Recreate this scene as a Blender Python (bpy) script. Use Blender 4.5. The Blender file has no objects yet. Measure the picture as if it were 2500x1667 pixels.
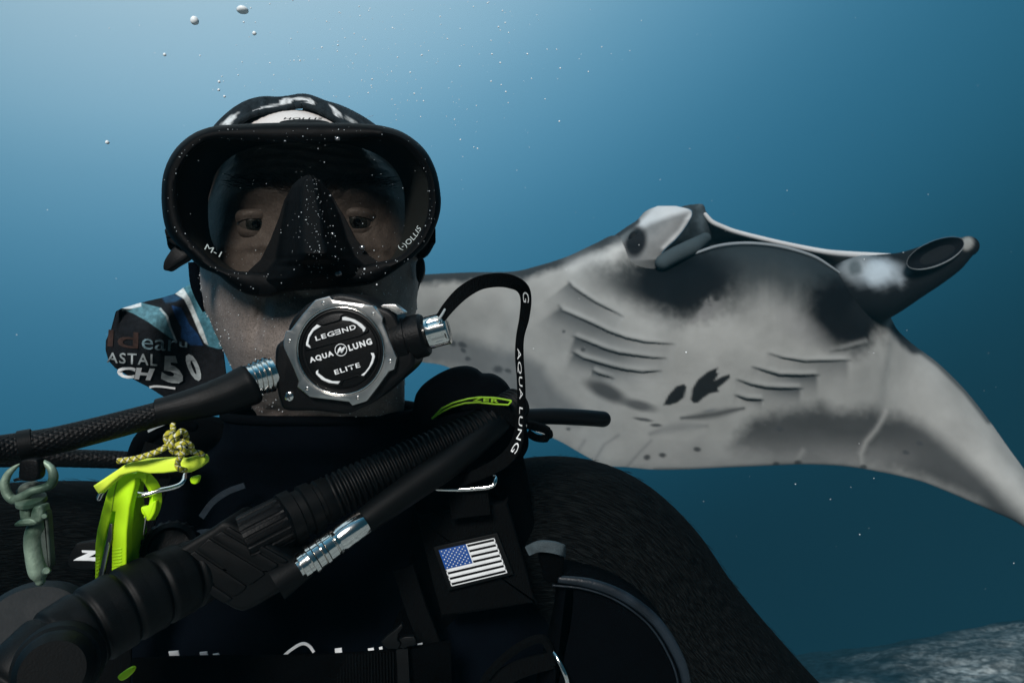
import bpy, math, random
import numpy as np
from mathutils import Vector, Matrix

random.seed(7)
rng = np.random.default_rng(11)
sc = bpy.context.scene
col = sc.collection
F = 1700.0                      # focal length in photo pixels (photo 2500 x 1667)

# ------------------------------------------------------------------ camera
cam_d = bpy.data.cameras.new("camera")
cam = bpy.data.objects.new("camera", cam_d)
col.objects.link(cam)
cam.location = (0, 0, 0)
cam.rotation_euler = (math.radians(90), 0, 0)
cam_d.sensor_width = 36.0
cam_d.lens = F / 2500 * 36.0
cam_d.clip_start = 0.02
cam_d.clip_end = 300
cam_d.dof.use_dof = True
cam_d.dof.focus_distance = 0.43
cam_d.dof.aperture_fstop = 24.0
sc.camera = cam

# ------------------------------------------------------------------ water light (world) and sun
W = bpy.data.worlds.new("World")
sc.world = W
W.use_nodes = True
nt = W.node_tree
nt.nodes.clear()
tc = nt.nodes.new("ShaderNodeTexCoord")
dp = nt.nodes.new("ShaderNodeVectorMath"); dp.operation = 'DOT_PRODUCT'
LDIR = Vector((-0.3206, 0.4513, 0.8328)).normalized()
dp.inputs[1].default_value = LDIR
mr = nt.nodes.new("ShaderNodeMapRange")
mr.inputs[1].default_value = 0.0; mr.inputs[2].default_value = 1.0
rmp = nt.nodes.new("ShaderNodeValToRGB")
STOPS = [(0.0, (0.0036, 0.0165, 0.0291)), (0.12, (0.0036, 0.0175, 0.0315)), (0.22, (0.0046, 0.032, 0.0582)), (0.31, (0.0096, 0.066, 0.1183)), (0.4, (0.0191, 0.11, 0.1939)), (0.5, (0.0331, 0.158, 0.2734)), (0.58, (0.0552, 0.208, 0.3442)), (0.65, (0.1004, 0.295, 0.4606)), (0.71, (0.1671, 0.3865, 0.5598)), (0.76, (0.2703, 0.5088, 0.6831)), (0.82, (0.4226, 0.6508, 0.8064)), (0.87, (0.5504, 0.7534, 0.8728)), (1.0, (0.8059, 0.9296, 0.9488))]
cr = rmp.color_ramp
cr.interpolation = 'B_SPLINE'
while len(cr.elements) < len(STOPS):
    cr.elements.new(0.5)
for e, (t, c) in zip(cr.elements, STOPS):
    e.position = t; e.color = (*c, 1)
bg = nt.nodes.new("ShaderNodeBackground")
bg.inputs[1].default_value = 1.0
ow = nt.nodes.new("ShaderNodeOutputWorld")
nt.links.new(tc.outputs["Generated"], dp.inputs[0])
nt.links.new(dp.outputs["Value"], mr.inputs[0])
nt.links.new(mr.outputs[0], rmp.inputs[0])
nt.links.new(rmp.outputs[0], bg.inputs[0])
nt.links.new(bg.outputs[0], ow.inputs[0])

sun_d = bpy.data.lights.new("sun", 'SUN')
sun_d.energy = 3.9
sun_d.angle = math.radians(16)
sun_d.color = (1.0, 0.965, 0.93)
sun = bpy.data.objects.new("sun", sun_d)
col.objects.link(sun)
TOSUN = Vector((-0.20, -0.81, 0.54)).normalized()
sun.rotation_euler = TOSUN.to_track_quat('Z', 'Y').to_euler()
sun.location = TOSUN * 20

sc.view_settings.view_transform = 'Standard'
sc.view_settings.look = 'None'
sc.view_settings.gamma = 1.0
sc.view_settings.exposure = 0.45
sc.view_settings.use_curve_mapping = False
sc.render.engine = 'CYCLES'
sc.cycles.use_denoising = True
sc.cycles.max_bounces = 8
sc.cycles.volume_bounces = 1
sc.cycles.transparent_max_bounces = 12
sc.cycles.caustics_reflective = False
sc.cycles.caustics_refractive = False

# ------------------------------------------------------------------ helpers
def P(x, y, d):
    return np.array(((x - 1250.0) * d / F, d, (833.5 - y) * d / F))

def crom(pts, n, closed=False):
    p = np.array(pts, float)
    m = len(p)
    if closed:
        idx = lambda i: p[i % m]
        segs = m
    else:
        ext = np.vstack([2 * p[0] - p[1], p, 2 * p[-1] - p[-2]])
        idx = lambda i: ext[i + 1]
        segs = m - 1
    if closed:
        ts = np.linspace(0, segs, n, endpoint=False)
    else:
        ts = np.linspace(0, segs, n)
    out = []
    for t in ts:
        i = min(int(t), segs - 1); f = t - i
        a, b, c, d = idx(i - 1), idx(i), idx(i + 1), idx(i + 2)
        out.append(0.5 * (2 * b + (c - a) * f + (2 * a - 5 * b + 4 * c - d) * f * f + (3 * b - a - 3 * c + d) * f ** 3))
    return np.array(out)

def arc_resample(p, n, closed=False):
    p = np.array(p, float)
    q = np.vstack([p, p[:1]]) if closed else p
    s = np.concatenate([[0], np.cumsum(np.linalg.norm(np.diff(q, axis=0), axis=1))])
    ts = np.linspace(0, s[-1], n, endpoint=not closed)
    return np.stack([np.interp(ts, s, q[:, k]) for k in range(q.shape[1])], 1)

class MB:
    def __init__(s):
        s.v = []; s.f = []; s.n = 0; s.c = None; s.uv = {}
    def add(s, verts, faces):
        o = s.n
        verts = np.asarray(verts, float)
        s.v.append(verts); s.n += len(verts)
        s.f.extend([tuple(int(i) + o for i in f) for f in faces])
        return o
    def loft(s, loops, closed=True, cap0=False, cap1=False, flip=False):
        loops = [np.asarray(l, float) for l in loops]
        m = len(loops[0]); k = len(loops)
        fs = []
        mm = m if closed else m - 1
        for i in range(k - 1):
            for j in range(mm):
                a = i * m + j; b = i * m + (j + 1) % m
                c = (i + 1) * m + (j + 1) % m; d = (i + 1) * m + j
                fs.append((a, d, c, b) if flip else (a, b, c, d))
        if cap0:
            fs.append(tuple(range(m)) if flip else tuple(reversed(range(m))))
        if cap1:
            b0 = (k - 1) * m
            fs.append(tuple(reversed(range(b0, b0 + m))) if flip else tuple(range(b0, b0 + m)))
        return s.add(np.vstack(loops), fs)
    def grid(s, V, flip=False):
        nu, nv = V.shape[:2]
        idx = np.arange(nu * nv).reshape(nu, nv)
        a = idx[:-1, :-1].ravel(); b = idx[1:, :-1].ravel(); c = idx[1:, 1:].ravel(); d = idx[:-1, 1:].ravel()
        q = np.stack([a, d, c, b] if flip else [a, b, c, d], 1)
        return s.add(V.reshape(-1, 3), q.tolist())
    def build(s, name, m, parent=None, angle=40, colors=None, label=None):
        me = bpy.data.meshes.new(name)
        me.from_pydata(np.vstack(s.v).tolist(), [], s.f)
        me.polygons.foreach_set("use_smooth", [True] * len(me.polygons))
        if angle is not None:
            me.set_sharp_from_angle(angle=math.radians(angle))
        if colors is not None:
            at = me.color_attributes.new("Col", 'FLOAT_COLOR', 'POINT')
            cc = np.ones((len(me.vertices), 4)); cc[:, :3] = colors
            at.data.foreach_set("color", cc.ravel())
        me.update()
        o = bpy.data.objects.new(name, me)
        col.objects.link(o)
        if m is not None:
            me.materials.append(m)
        if parent is not None:
            o.parent = parent
        if label:
            o["label"] = label
        return o

def thing(name, label, cat, group=None, loc=None):
    o = bpy.data.objects.new(name, None)
    col.objects.link(o)
    o.empty_display_size = 0.02
    o["label"] = label; o["category"] = cat
    if group: o["group"] = group
    return o

def tag(o, label=None, cat=None, group=None, kind=None):
    if label: o["label"] = label
    if cat: o["category"] = cat
    if group: o["group"] = group
    if kind: o["kind"] = kind
    return o

def frames(c):
    """parallel-transport frames along centre points c"""
    c = np.asarray(c, float)
    t = np.gradient(c, axis=0)
    t /= np.linalg.norm(t, axis=1)[:, None]
    up = np.array((0, 0, 1.0))
    if abs(t[0] @ up) > .9: up = np.array((0, -1.0, 0))
    n = up - t[0] * (up @ t[0]); n /= np.linalg.norm(n)
    N = [n]
    for i in range(1, len(c)):
        n = N[-1] - t[i] * (N[-1] @ t[i]); n /= np.linalg.norm(n); N.append(n)
    N = np.array(N); B = np.cross(t, N)
    return t, N, B

def tube_pts(mb, c, r, seg=20, cap=True, mod=None, flat=1.0):
    c = np.asarray(c, float); r = np.asarray(r, float)
    t, N, B = frames(c)
    s = np.concatenate([[0], np.cumsum(np.linalg.norm(np.diff(c, axis=0), axis=1))])
    th = np.linspace(0, 2 * np.pi, seg, endpoint=False)
    R = r[:, None] * np.ones(seg)[None]
    if mod is not None:
        R = R * mod(s[:, None], th[None, :])
    V = c[:, None, :] + (R * np.cos(th))[:, :, None] * N[:, None, :] + (flat * R * np.sin(th))[:, :, None] * B[:, None, :]
    mb.loft(list(V), True, cap, cap, flip=True)
    return s[-1]

def tube(mb, ctrl, n=40, seg=20, cap=True, mod=None, flat=1.0, round_end=False):
    """ctrl: (px, py, depth, radius in px at that depth)"""
    q = crom(ctrl, n)
    q = arc_resample(q, n)
    c = np.array([P(a[0], a[1], a[2]) for a in q])
    r = q[:, 3] * q[:, 2] / F
    if round_end:
        k = 6
        for e, sgn in ((0, -1), (-1, 1)):
            tdir = (c[e] - c[e - sgn if e else 1])
            tdir = tdir / np.linalg.norm(tdir)
            a = np.linspace(0, np.pi / 2 * .98, k + 1)[1:]
            ec = [c[e] + tdir * r[e] * math.sin(x) for x in a]; er = [r[e] * math.cos(x) for x in a]
            if e == 0:
                c = np.vstack([ec[::-1], c]); r = np.concatenate([er[::-1], r])
            else:
                c = np.vstack([c, ec]); r = np.concatenate([r, er])
    return tube_pts(mb, c, r, seg, cap, mod, flat)

class Frame:
    """local frame in photo-pixel units at depth d; u right, v up, w towards the camera"""
    def __init__(s, px, py, d, rot=0, yaw=0, pitch=0):
        s.o = P(px, py, d); s.k = d / F
        m = (Matrix.Rotation(math.radians(yaw), 3, 'Z') @ Matrix.Rotation(math.radians(pitch), 3, 'X')
             @ Matrix.Rotation(math.radians(-rot), 3, 'Y'))
        s.X = np.array(m @ Vector((1, 0, 0))); s.Z = np.array(m @ Vector((0, 0, 1))); s.N = np.array(m @ Vector((0, -1, 0)))
    def __call__(s, u, v, w=0.0):
        return s.o + s.k * (u * s.X + v * s.Z + w * s.N)

def inset(p, d):
    p = np.asarray(p, float); n = len(p)
    area = 0.5 * np.sum(p[:, 0] * np.roll(p[:, 1], -1) - np.roll(p[:, 0], -1) * p[:, 1])
    sg = 1 if area > 0 else -1
    out = []
    for i in range(n):
        a = p[i] - p[i - 1]; b = p[(i + 1) % n] - p[i]
        a = a / (np.linalg.norm(a) + 1e-9); b = b / (np.linalg.norm(b) + 1e-9)
        na = np.array((-a[1], a[0])) * sg; nb = np.array((-b[1], b[0])) * sg
        m = na + nb; L = np.linalg.norm(m)
        m = m / L if L > 1e-6 else na
        c = max(0.45, m @ na)
        out.append(p[i] + m * d / c)
    return np.array(out)

def slab(mb, outline, fn, thick, bevel=2.0, steps=3, dome=0.0):
    """outline: 2-D points; fn(u, v, w) -> world; front at w=0, back at w=-thick, rounded front edge"""
    p = np.asarray(outline, float)
    area = 0.5 * np.sum(p[:, 0] * np.roll(p[:, 1], -1) - np.roll(p[:, 0], -1) * p[:, 1])
    if area < 0: p = p[::-1]
    loops = [[fn(a, b, -thick) for a, b in p]]
    for i in range(steps + 1):
        a = math.pi / 2 * i / steps
        q = inset(p, bevel * (1 - math.cos(a)))
        w = -bevel * (1 - math.sin(a))
        loops.append([fn(x, y, w) for x, y in q])
    mb.loft(loops, True, True, True, flip=False)

def pxfn(d, tilt=None):
    """maps photo pixel (x, y), w px towards the camera at depth d (or depth function)"""
    def fn(x, y, w=0.0):
        dd = d(x, y) if callable(d) else d
        dd0 = dd - w * dd / F
        return P(x, y, dd) + np.array((0, -1, 0)) * (w * dd / F)
    return fn

def lathe(mb, a, b, prof, seg=32, mod=None, cap=True):
    """profile [(t along a->b, radius m)] around the axis a->b (world points)"""
    a = np.asarray(a, float); b = np.asarray(b, float)
    ax = b - a; ax /= np.linalg.norm(ax); Ln = np.linalg.norm(b - a)
    up = np.array((0, 0, 1.0)) if abs(ax[2]) < .9 else np.array((1.0, 0, 0))
    x = up - ax * (up @ ax); x /= np.linalg.norm(x); y = np.cross(ax, x)
    th = np.linspace(0, 2 * np.pi, seg, endpoint=False)
    loops = []
    for i, (t, r) in enumerate(prof):
        rr = r * np.ones(seg)
        if mod is not None: rr = rr * mod(t, th)
        loops.append(a + ax * Ln * t + rr[:, None] * (np.cos(th)[:, None] * x + np.sin(th)[:, None] * y))
    mb.loft(loops, True, cap, cap, flip=False)

def ribbon(mb, ctrl, n=60, thick=0.0015, face=None):
    """ctrl rows: (px, py, depth, half width px, wx, wy, wd): width direction in px/px/depth-px; closed strap cross-section"""
    q = arc_resample(crom(ctrl, n), n)
    c = np.array([P(*a[:3]) for a in q])
    k = q[:, 2] / F
    w = np.stack([q[:, 4], q[:, 6], -q[:, 5]], 1)
    w /= np.linalg.norm(w, axis=1)[:, None]
    t = np.gradient(c, axis=0); t /= np.linalg.norm(t, axis=1)[:, None]
    w = w - t * np.sum(w * t, 1)[:, None]; w /= np.linalg.norm(w, axis=1)[:, None]
    nn = np.cross(t, w)
    hw = (q[:, 3] * k)[:, None]
    h = thick / 2
    prof = [(-1, -.5), (-1, .5), (-.93, 1), (.93, 1), (1, .5), (1, -.5), (.93, -1), (-.93, -1)]
    L = np.stack([c + w * hw * a + nn * h * b for a, b in prof], 1)
    mb.loft(list(L), True, True, True)
    return c, w, nn, hw[:, 0]

def text_geo(body, size=1.0, bold=0.0, shear=0.0, extrude=0.0, spacing=1.0, align='CENTER', detail=0):
    cu = bpy.data.curves.new("lettering", 'FONT')
    cu.body = body; cu.size = size; cu.offset = bold; cu.shear = shear; cu.extrude = extrude
    cu.space_character = spacing; cu.align_x = align; cu.align_y = 'CENTER'; cu.resolution_u = 3
    o = bpy.data.objects.new("lettering", cu)
    col.objects.link(o)
    dg = bpy.context.evaluated_depsgraph_get()
    me = bpy.data.meshes.new_from_object(o.evaluated_get(dg))
    v = np.empty(len(me.vertices) * 3); me.vertices.foreach_get("co", v)
    fs = [tuple(p.vertices) for p in me.polygons]
    bpy.data.objects.remove(o); bpy.data.curves.remove(cu); bpy.data.meshes.remove(me)
    return v.reshape(-1, 3), fs

def text(mb, body, fn, size, w=1.0, **kw):
    v, fs = text_geo(body, size, extrude=.03 * size, **kw)
    mb.add([fn(a, b, w + c) for a, b, c in v], fs)

def text_in_box(mb, body, fn, box, w=1.0, **kw):
    """fits the lettering to box (u0, v0, u1, v1)"""
    v, fs = text_geo(body, 1.0, **kw)
    lo = v.min(0); hi = v.max(0)
    u0, v0, u1, v1 = box
    a = (v[:, 0] - lo[0]) / (hi[0] - lo[0]) * (u1 - u0) + u0
    b = (v[:, 1] - lo[1]) / (hi[1] - lo[1]) * (v1 - v0) + v0
    mb.add([fn(x, y, w) for x, y in zip(a, b)], fs)

def ico(sub=1):
    import bmesh
    bm = bmesh.new(); bmesh.ops.create_icosphere(bm, subdivisions=sub, radius=1.0)
    bm.verts.ensure_lookup_table()
    v = np.array([x.co[:] for x in bm.verts]); f = [tuple(y.index for y in x.verts) for x in bm.faces]
    bm.free()
    return v, f
ICO1 = ico(1); ICO2 = ico(2); ICO3 = ico(3)

def blob(mb, c, r, sh=ICO1):
    r = np.asarray(r, float) * np.ones(3)
    mb.add(np.asarray(c) + sh[0] * r, sh[1])

# ------------------------------------------------------------------ materials
def mat(name, color, rough=.5, metal=0.0, spec=.5, bump=0.0, bscale=200.0, var=0.0, vscale=30.0, color2=None,
        stretch=None, coat=0.0, attr=False, sheen=0.0, rvar=0.0):
    m = bpy.data.materials.new(name); m.use_nodes = True
    n = m.node_tree.nodes; l = m.node_tree.links
    b = n["Principled BSDF"]
    b.inputs["Base Color"].default_value = (*color, 1)
    b.inputs["Roughness"].default_value = rough
    b.inputs["Metallic"].default_value = metal
    b.inputs["Specular IOR Level"].default_value = spec
    if coat: b.inputs["Coat Weight"].default_value = coat
    if sheen: b.inputs["Sheen Weight"].default_value = sheen
    co = n.new("ShaderNodeTexCoord").outputs["Object"]
    if stretch:
        mp = n.new("ShaderNodeMapping"); mp.inputs["Scale"].default_value = stretch
        l.new(co, mp.inputs[0]); co = mp.outputs[0]
    base = None
    if attr:
        a = n.new("ShaderNodeAttribute"); a.attribute_name = "Col"; base = a.outputs["Color"]
        l.new(base, b.inputs["Base Color"])
    if var:
        nz = n.new("ShaderNodeTexNoise"); nz.inputs["Scale"].default_value = vscale; nz.inputs["Detail"].default_value = 5
        l.new(co, nz.inputs["Vector"])
        if base is None:
            mx = n.new("ShaderNodeMix"); mx.data_type = 'RGBA'
            c2 = color2 if color2 else tuple(x * (1 - var) for x in color)
            mx.inputs[6].default_value = (*color, 1); mx.inputs[7].default_value = (*c2, 1)
            rp = n.new("ShaderNodeValToRGB"); rp.color_ramp.elements[0].position = .38; rp.color_ramp.elements[1].position = .62
            l.new(nz.outputs["Fac"], rp.inputs[0]); l.new(rp.outputs[0], mx.inputs[0])
            l.new(mx.outputs[2], b.inputs["Base Color"])
        else:
            mr_ = n.new("ShaderNodeMapRange"); mr_.inputs[1].default_value = .3; mr_.inputs[2].default_value = .7
            mr_.inputs[3].default_value = 1 - var; mr_.inputs[4].default_value = 1 + var
            l.new(nz.outputs["Fac"], mr_.inputs[0])
            mx = n.new("ShaderNodeVectorMath"); mx.operation = 'SCALE'
            l.new(base, mx.inputs[0]); l.new(mr_.outputs[0], mx.inputs["Scale"]); l.new(mx.outputs[0], b.inputs["Base Color"])
    if rvar:
        nr = n.new("ShaderNodeTexNoise"); nr.inputs["Scale"].default_value = 90; nr.inputs["Detail"].default_value = 4
        l.new(co, nr.inputs["Vector"])
        mr2 = n.new("ShaderNodeMapRange"); mr2.inputs[3].default_value = rough - rvar; mr2.inputs[4].default_value = rough + rvar
        l.new(nr.outputs["Fac"], mr2.inputs[0]); l.new(mr2.outputs[0], b.inputs["Roughness"])
    if bump:
        nb = n.new("ShaderNodeTexNoise"); nb.inputs["Scale"].default_value = bscale; nb.inputs["Detail"].default_value = 3
        l.new(co, nb.inputs["Vector"])
        bp = n.new("ShaderNodeBump"); bp.inputs["Strength"].default_value = bump; bp.inputs["Distance"].default_value = .001
        l.new(nb.outputs["Fac"], bp.inputs["Height"]); l.new(bp.outputs[0], b.inputs["Normal"])
    return m

M = {}
M['rubber'] = mat("black_rubber", (.0008, .0010, .0013), .48, spec=.14, bump=.25, bscale=900, rvar=.12)
M['rubber_matte'] = mat("matte_black_rubber", (.0009, .0014, .0017), .54, spec=.15, bump=.12, bscale=1100, var=.5, vscale=60, rvar=.1)
M['silicone'] = mat("black_silicone", (.0007, .0010, .0013), .55, spec=.06, bump=.1, bscale=500, rvar=.1)
M['skirt'] = mat("lightened_black_silicone", (.040, .047, .047), .6, spec=.15, bump=.2, bscale=500)  # inner-skirt copy of the black silicone, lightened to bounce light inside the mask
M['plastic'] = mat("black_plastic", (.0010, .0011, .0014), .45, spec=.2, bump=.12, bscale=1200, rvar=.1)
M['fabric'] = mat("black_nylon_fabric", (.0008, .0009, .0011), .9, spec=.03, bump=.8, bscale=1500, var=.5, vscale=40)
M['webbing'] = mat("black_webbing", (.0016, .0018, .0020), .85, spec=.05, bump=1.0, bscale=1100, stretch=(1, 1, .25))
M['neoprene'] = mat("navy_black_neoprene", (.0008, .0011, .0018), .85, spec=.03, bump=.5, bscale=1400, var=.35, vscale=25)
M['navy'] = mat("dark_navy_panel", (.0008, .0015, .0032), .85, spec=.03, bump=.6, bscale=1800, var=.3, vscale=30)
M['piping'] = mat("blue_grey_piping", (.010, .016, .023), .4, spec=.3, bump=.4, bscale=300, var=.5, vscale=50)
M['grey_tab'] = mat("grey_webbing_tab", (.055, .075, .085), .6, spec=.25, bump=.5, bscale=800, var=.4, vscale=90)
M['white'] = mat("white_print", (.72, .74, .75), .6, spec=.2, bump=.2, bscale=900, var=.12, vscale=120)
M['pale'] = mat("pale_grey_print", (.32, .36, .37), .6, spec=.2, bump=.2, bscale=900, var=.25, vscale=200)
M['brown_print'] = mat("faded_brown_print", (.040, .024, .020), .7, spec=.1, var=.4, vscale=200)
M['teal_print'] = mat("teal_grey_print", (.13, .20, .23), .7, spec=.15, var=.3, vscale=200)
M['lens_print'] = mat("pale_lens_print", (.36, .42, .42), .5, spec=.3)
M['chrome'] = mat("polished_chrome", (.80, .775, .735), .14, metal=1.0, bump=.05, bscale=400, rvar=.05)
M['steel'] = mat("brushed_steel", (.66, .64, .61), .30, metal=1.0, bump=.12, bscale=260, rvar=.08, var=.18, vscale=60)
M['darksteel'] = mat("dark_steel", (.16, .16, .165), .32, metal=1.0, bump=.1, bscale=300, rvar=.1)
M['yellow'] = mat("fluorescent_yellow_plastic", (.50, .86, .010), .5, spec=.3, bump=.08, bscale=600, rvar=.06, var=.1, vscale=30)
M['yellow_bar'] = mat("pale_fluorescent_yellow_plastic", (.72, .92, .07), .5, spec=.3, bump=.08, bscale=600, rvar=.06)
M['lime'] = mat("lime_trim", (.28, .52, .02), .5, spec=.3)
M['canton'] = mat("blue_rubber", (.012, .060, .24), .5, spec=.25, bump=.1, bscale=900)
M['patina'] = mat("green_patinated_bronze", (.22, .30, .23), .55, metal=.35, spec=.4, bump=.7, bscale=180, var=.6, vscale=55,
                  color2=(.025, .055, .035), rvar=.15)
M['patina_dark'] = mat("dark_patinated_bronze", (.075, .095, .08), .55, metal=.4, spec=.4, bump=.6, bscale=180, var=.5, vscale=70)
M['eye_white'] = mat("eye_white", (.10, .092, .085), .35, spec=.3)
M['hair'] = mat("brow_hair", (.03, .022, .018), .6, spec=.2)
M['bubble'] = mat("air_bubble_shell", (.75, .82, .85), .12, spec=1.0, coat=.5)
M['speck'] = mat("pale_plankton", (.90, .93, .94), .6, spec=.3)
M['droplet'] = mat("tiny_bubble_film", (.48, .53, .55), .2, spec=.8)
M['buttonrim'] = mat("grey_rubber", (.005, .008, .010), .55, spec=.12, bump=.06, bscale=700, rvar=.1)

# skin: stubble specks as pigment, pores as relief
def skin_mat():
    m = mat("weathered_skin", (.36, .30, .27), .48, spec=.32, bump=.5, bscale=520)
    n = m.node_tree.nodes; l = m.node_tree.links; b = n["Principled BSDF"]
    co = n.new("ShaderNodeTexCoord").outputs["Object"]
    vo = n.new("ShaderNodeTexVoronoi"); vo.inputs["Scale"].default_value = 760
    l.new(co, vo.inputs["Vector"])
    rp = n.new("ShaderNodeValToRGB"); rp.color_ramp.elements[0].position = .14; rp.color_ramp.elements[1].position = .44
    l.new(vo.outputs["Distance"], rp.inputs[0])
    at = n.new("ShaderNodeAttribute"); at.attribute_name = "Col"        # r = stubble density
    sp = n.new("ShaderNodeSeparateColor"); l.new(at.outputs["Color"], sp.inputs[0])
    inv = n.new("ShaderNodeMath"); inv.operation = 'SUBTRACT'; inv.inputs[0].default_value = 1; l.new(rp.outputs[0], inv.inputs[1])
    mu = n.new("ShaderNodeMath"); mu.operation = 'MULTIPLY'; l.new(inv.outputs[0], mu.inputs[0]); l.new(sp.outputs[0], mu.inputs[1])
    nz = n.new("ShaderNodeTexNoise"); nz.inputs["Scale"].default_value = 110; nz.inputs["Detail"].default_value = 8; nz.inputs["Roughness"].default_value = .7; l.new(co, nz.inputs["Vector"])
    mx0 = n.new("ShaderNodeMix"); mx0.data_type = 'RGBA'
    mx0.inputs[6].default_value = (.078, .062, .054, 1); mx0.inputs[7].default_value = (.225, .192, .172, 1)
    l.new(nz.outputs["Fac"], mx0.inputs[0])
    mx = n.new("ShaderNodeMix"); mx.data_type = 'RGBA'; mx.inputs[7].default_value = (.030, .027, .025, 1)
    mxp = n.new("ShaderNodeMix"); mxp.data_type = 'RGBA'; mxp.inputs[7].default_value = (.62, .59, .57, 1)   # bright light on the upper forehead, painted into the skin colour
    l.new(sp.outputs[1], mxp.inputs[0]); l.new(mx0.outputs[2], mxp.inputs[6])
    l.new(mxp.outputs[2], mx.inputs[6]); l.new(mu.outputs[0], mx.inputs[0]); l.new(mx.outputs[2], b.inputs["Base Color"])
    return m
M['skin'] = skin_mat()
M['cloth'] = mat("printed_cloth", (.5, .5, .5), .85, spec=.12, bump=.7, bscale=1300, attr=True, var=.25, vscale=260)
M['manta'] = mat("manta_skin", (.5, .5, .5), .7, spec=.03, bump=.5, bscale=60, attr=True, var=.10, vscale=9)

def sleeve_mat():
    m = mat("ribbed_stretch_sleeve", (.0065, .008, .009), .8, spec=.04)
    n = m.node_tree.nodes; l = m.node_tree.links; b = n["Principled BSDF"]
    at = n.new("ShaderNodeAttribute"); at.attribute_name = "Col"           # r = along, g = around
    mp = n.new("ShaderNodeMapping"); mp.inputs["Scale"].default_value = (16, 230, 1)
    l.new(at.outputs["Color"], mp.inputs[0])
    nz = n.new("ShaderNodeTexNoise"); nz.inputs["Scale"].default_value = 1.0; nz.inputs["Detail"].default_value = 4; nz.inputs["Distortion"].default_value = .4
    l.new(mp.outputs[0], nz.inputs["Vector"])
    rp = n.new("ShaderNodeValToRGB")
    rp.color_ramp.elements[0].position = .42; rp.color_ramp.elements[0].color = (.0003, .0004, .0005, 1)
    rp.color_ramp.elements[1].position = .72; rp.color_ramp.elements[1].color = (.0068, .0084, .0086, 1)
    l.new(nz.outputs["Fac"], rp.inputs[0]); l.new(rp.outputs[0], b.inputs["Base Color"])
    bp = n.new("ShaderNodeBump"); bp.inputs["Strength"].default_value = .9; bp.inputs["Distance"].default_value = .0012
    l.new(nz.outputs["Fac"], bp.inputs["Height"]); l.new(bp.outputs[0], b.inputs["Normal"])
    return m
M['sleeve'] = sleeve_mat()

def glass_mat():
    m = bpy.data.materials.new("tinted_mask_glass"); m.use_nodes = True
    n = m.node_tree.nodes; l = m.node_tree.links; n.clear()
    tr = n.new("ShaderNodeBsdfTransparent"); tr.inputs[0].default_value = (.75, .74, .725, 1)
    gl = n.new("ShaderNodeBsdfGlossy"); gl.inputs["Roughness"].default_value = .03
    fr = n.new("ShaderNodeFresnel"); fr.inputs[0].default_value = 1.16
    mx = n.new("ShaderNodeMixShader"); o = n.new("ShaderNodeOutputMaterial")
    l.new(fr.outputs[0], mx.inputs[0]); l.new(tr.outputs[0], mx.inputs[1]); l.new(gl.outputs[0], mx.inputs[2]); l.new(mx.outputs[0], o.inputs[0])
    return m
M['glass'] = glass_mat()

# ------------------------------------------------------------------ sea floor
def sstep(x, a, b):
    t = np.clip((x - a) / (b - a), 0, 1); return t * t * (3 - 2 * t)

def vnoise(x, y, seed=0):
    xi = np.floor(x).astype(int); yi = np.floor(y).astype(int); xf = x - xi; yf = y - yi
    def h(a, b):
        s = np.sin(a * 127.1 + b * 311.7 + seed * 74.7) * 43758.5453
        return s - np.floor(s)
    u = xf * xf * (3 - 2 * xf); v = yf * yf * (3 - 2 * yf)
    return (h(xi, yi) * (1 - u) + h(xi + 1, yi) * u) * (1 - v) + (h(xi, yi + 1) * (1 - u) + h(xi + 1, yi + 1) * u) * v

def fbm(x, y, o=5, seed=0):
    s = 0; a = .5
    for i in range(o):
        s = s + a * vnoise(x, y, seed + i); x = x * 2.03 + 3.1; y = y * 2.03 + 1.7; a *= .5
    return s

def floor_height(x, y):
    h = -2.46 - .24 * y + .17 * (x - 4)
    h = h - .045 * np.clip(y - 9.5, 0, 9) ** 2 - .02 * np.clip(3.0 - x, 0, 8) ** 2
    h = np.maximum(h, -13 + .0 * x)
    h = h + .22 * (fbm(x * .5, y * .5, 4, 3) - .5) + .16 * (fbm(x * 2.1, y * 2.1, 5, 9) - .5)
    return h
gx = np.concatenate([np.linspace(-17.5, -1, 50, endpoint=False), np.linspace(-1, 9, 560, endpoint=False), np.linspace(9, 17.5, 40)])
gy = np.concatenate([np.linspace(-7, 2, 20, endpoint=False), np.linspace(2, 12, 420, endpoint=False), np.linspace(12, 17.5, 30)])
GX, GY = np.meshgrid(gx, gy, indexing='ij')
GZ = floor_height(GX, GY)
mb = MB(); mb.grid(np.stack([GX, GY, GZ], 2))
pale = sstep(fbm(GX * .55 + 3, GY * .55, 5, 31) + .05 * (GX - 4.5) - .10 * (GY - 8.3), .20, .62)     # pale rubble patches near; far floor painted water-dark to imitate haze
pale = pale * (1 - sstep(GY + .6 * (4 - GX), 8.4, 11.2))
rub = .45 * fbm(GX * 5.5, GY * 5.5, 4, 17) + .55 * fbm(GX * 21, GY * 15, 4, 27)
fcol = np.array((.008, .019, .025)) * (1 - pale[..., None]) + np.array((.34, .34, .32)) * pale[..., None]
fcol = fcol * (.35 + 1.3 * sstep(rub, .32, .66))[..., None]
fm = mat("coral_rubble_sand", (.42, .42, .39), .9, spec=.1, bump=1.0, bscale=26, attr=True, var=.35, vscale=14)
fo = mb.build("sea_floor", fm, angle=None, colors=fcol.reshape(-1, 3))
tag(fo, kind='structure')

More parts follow.
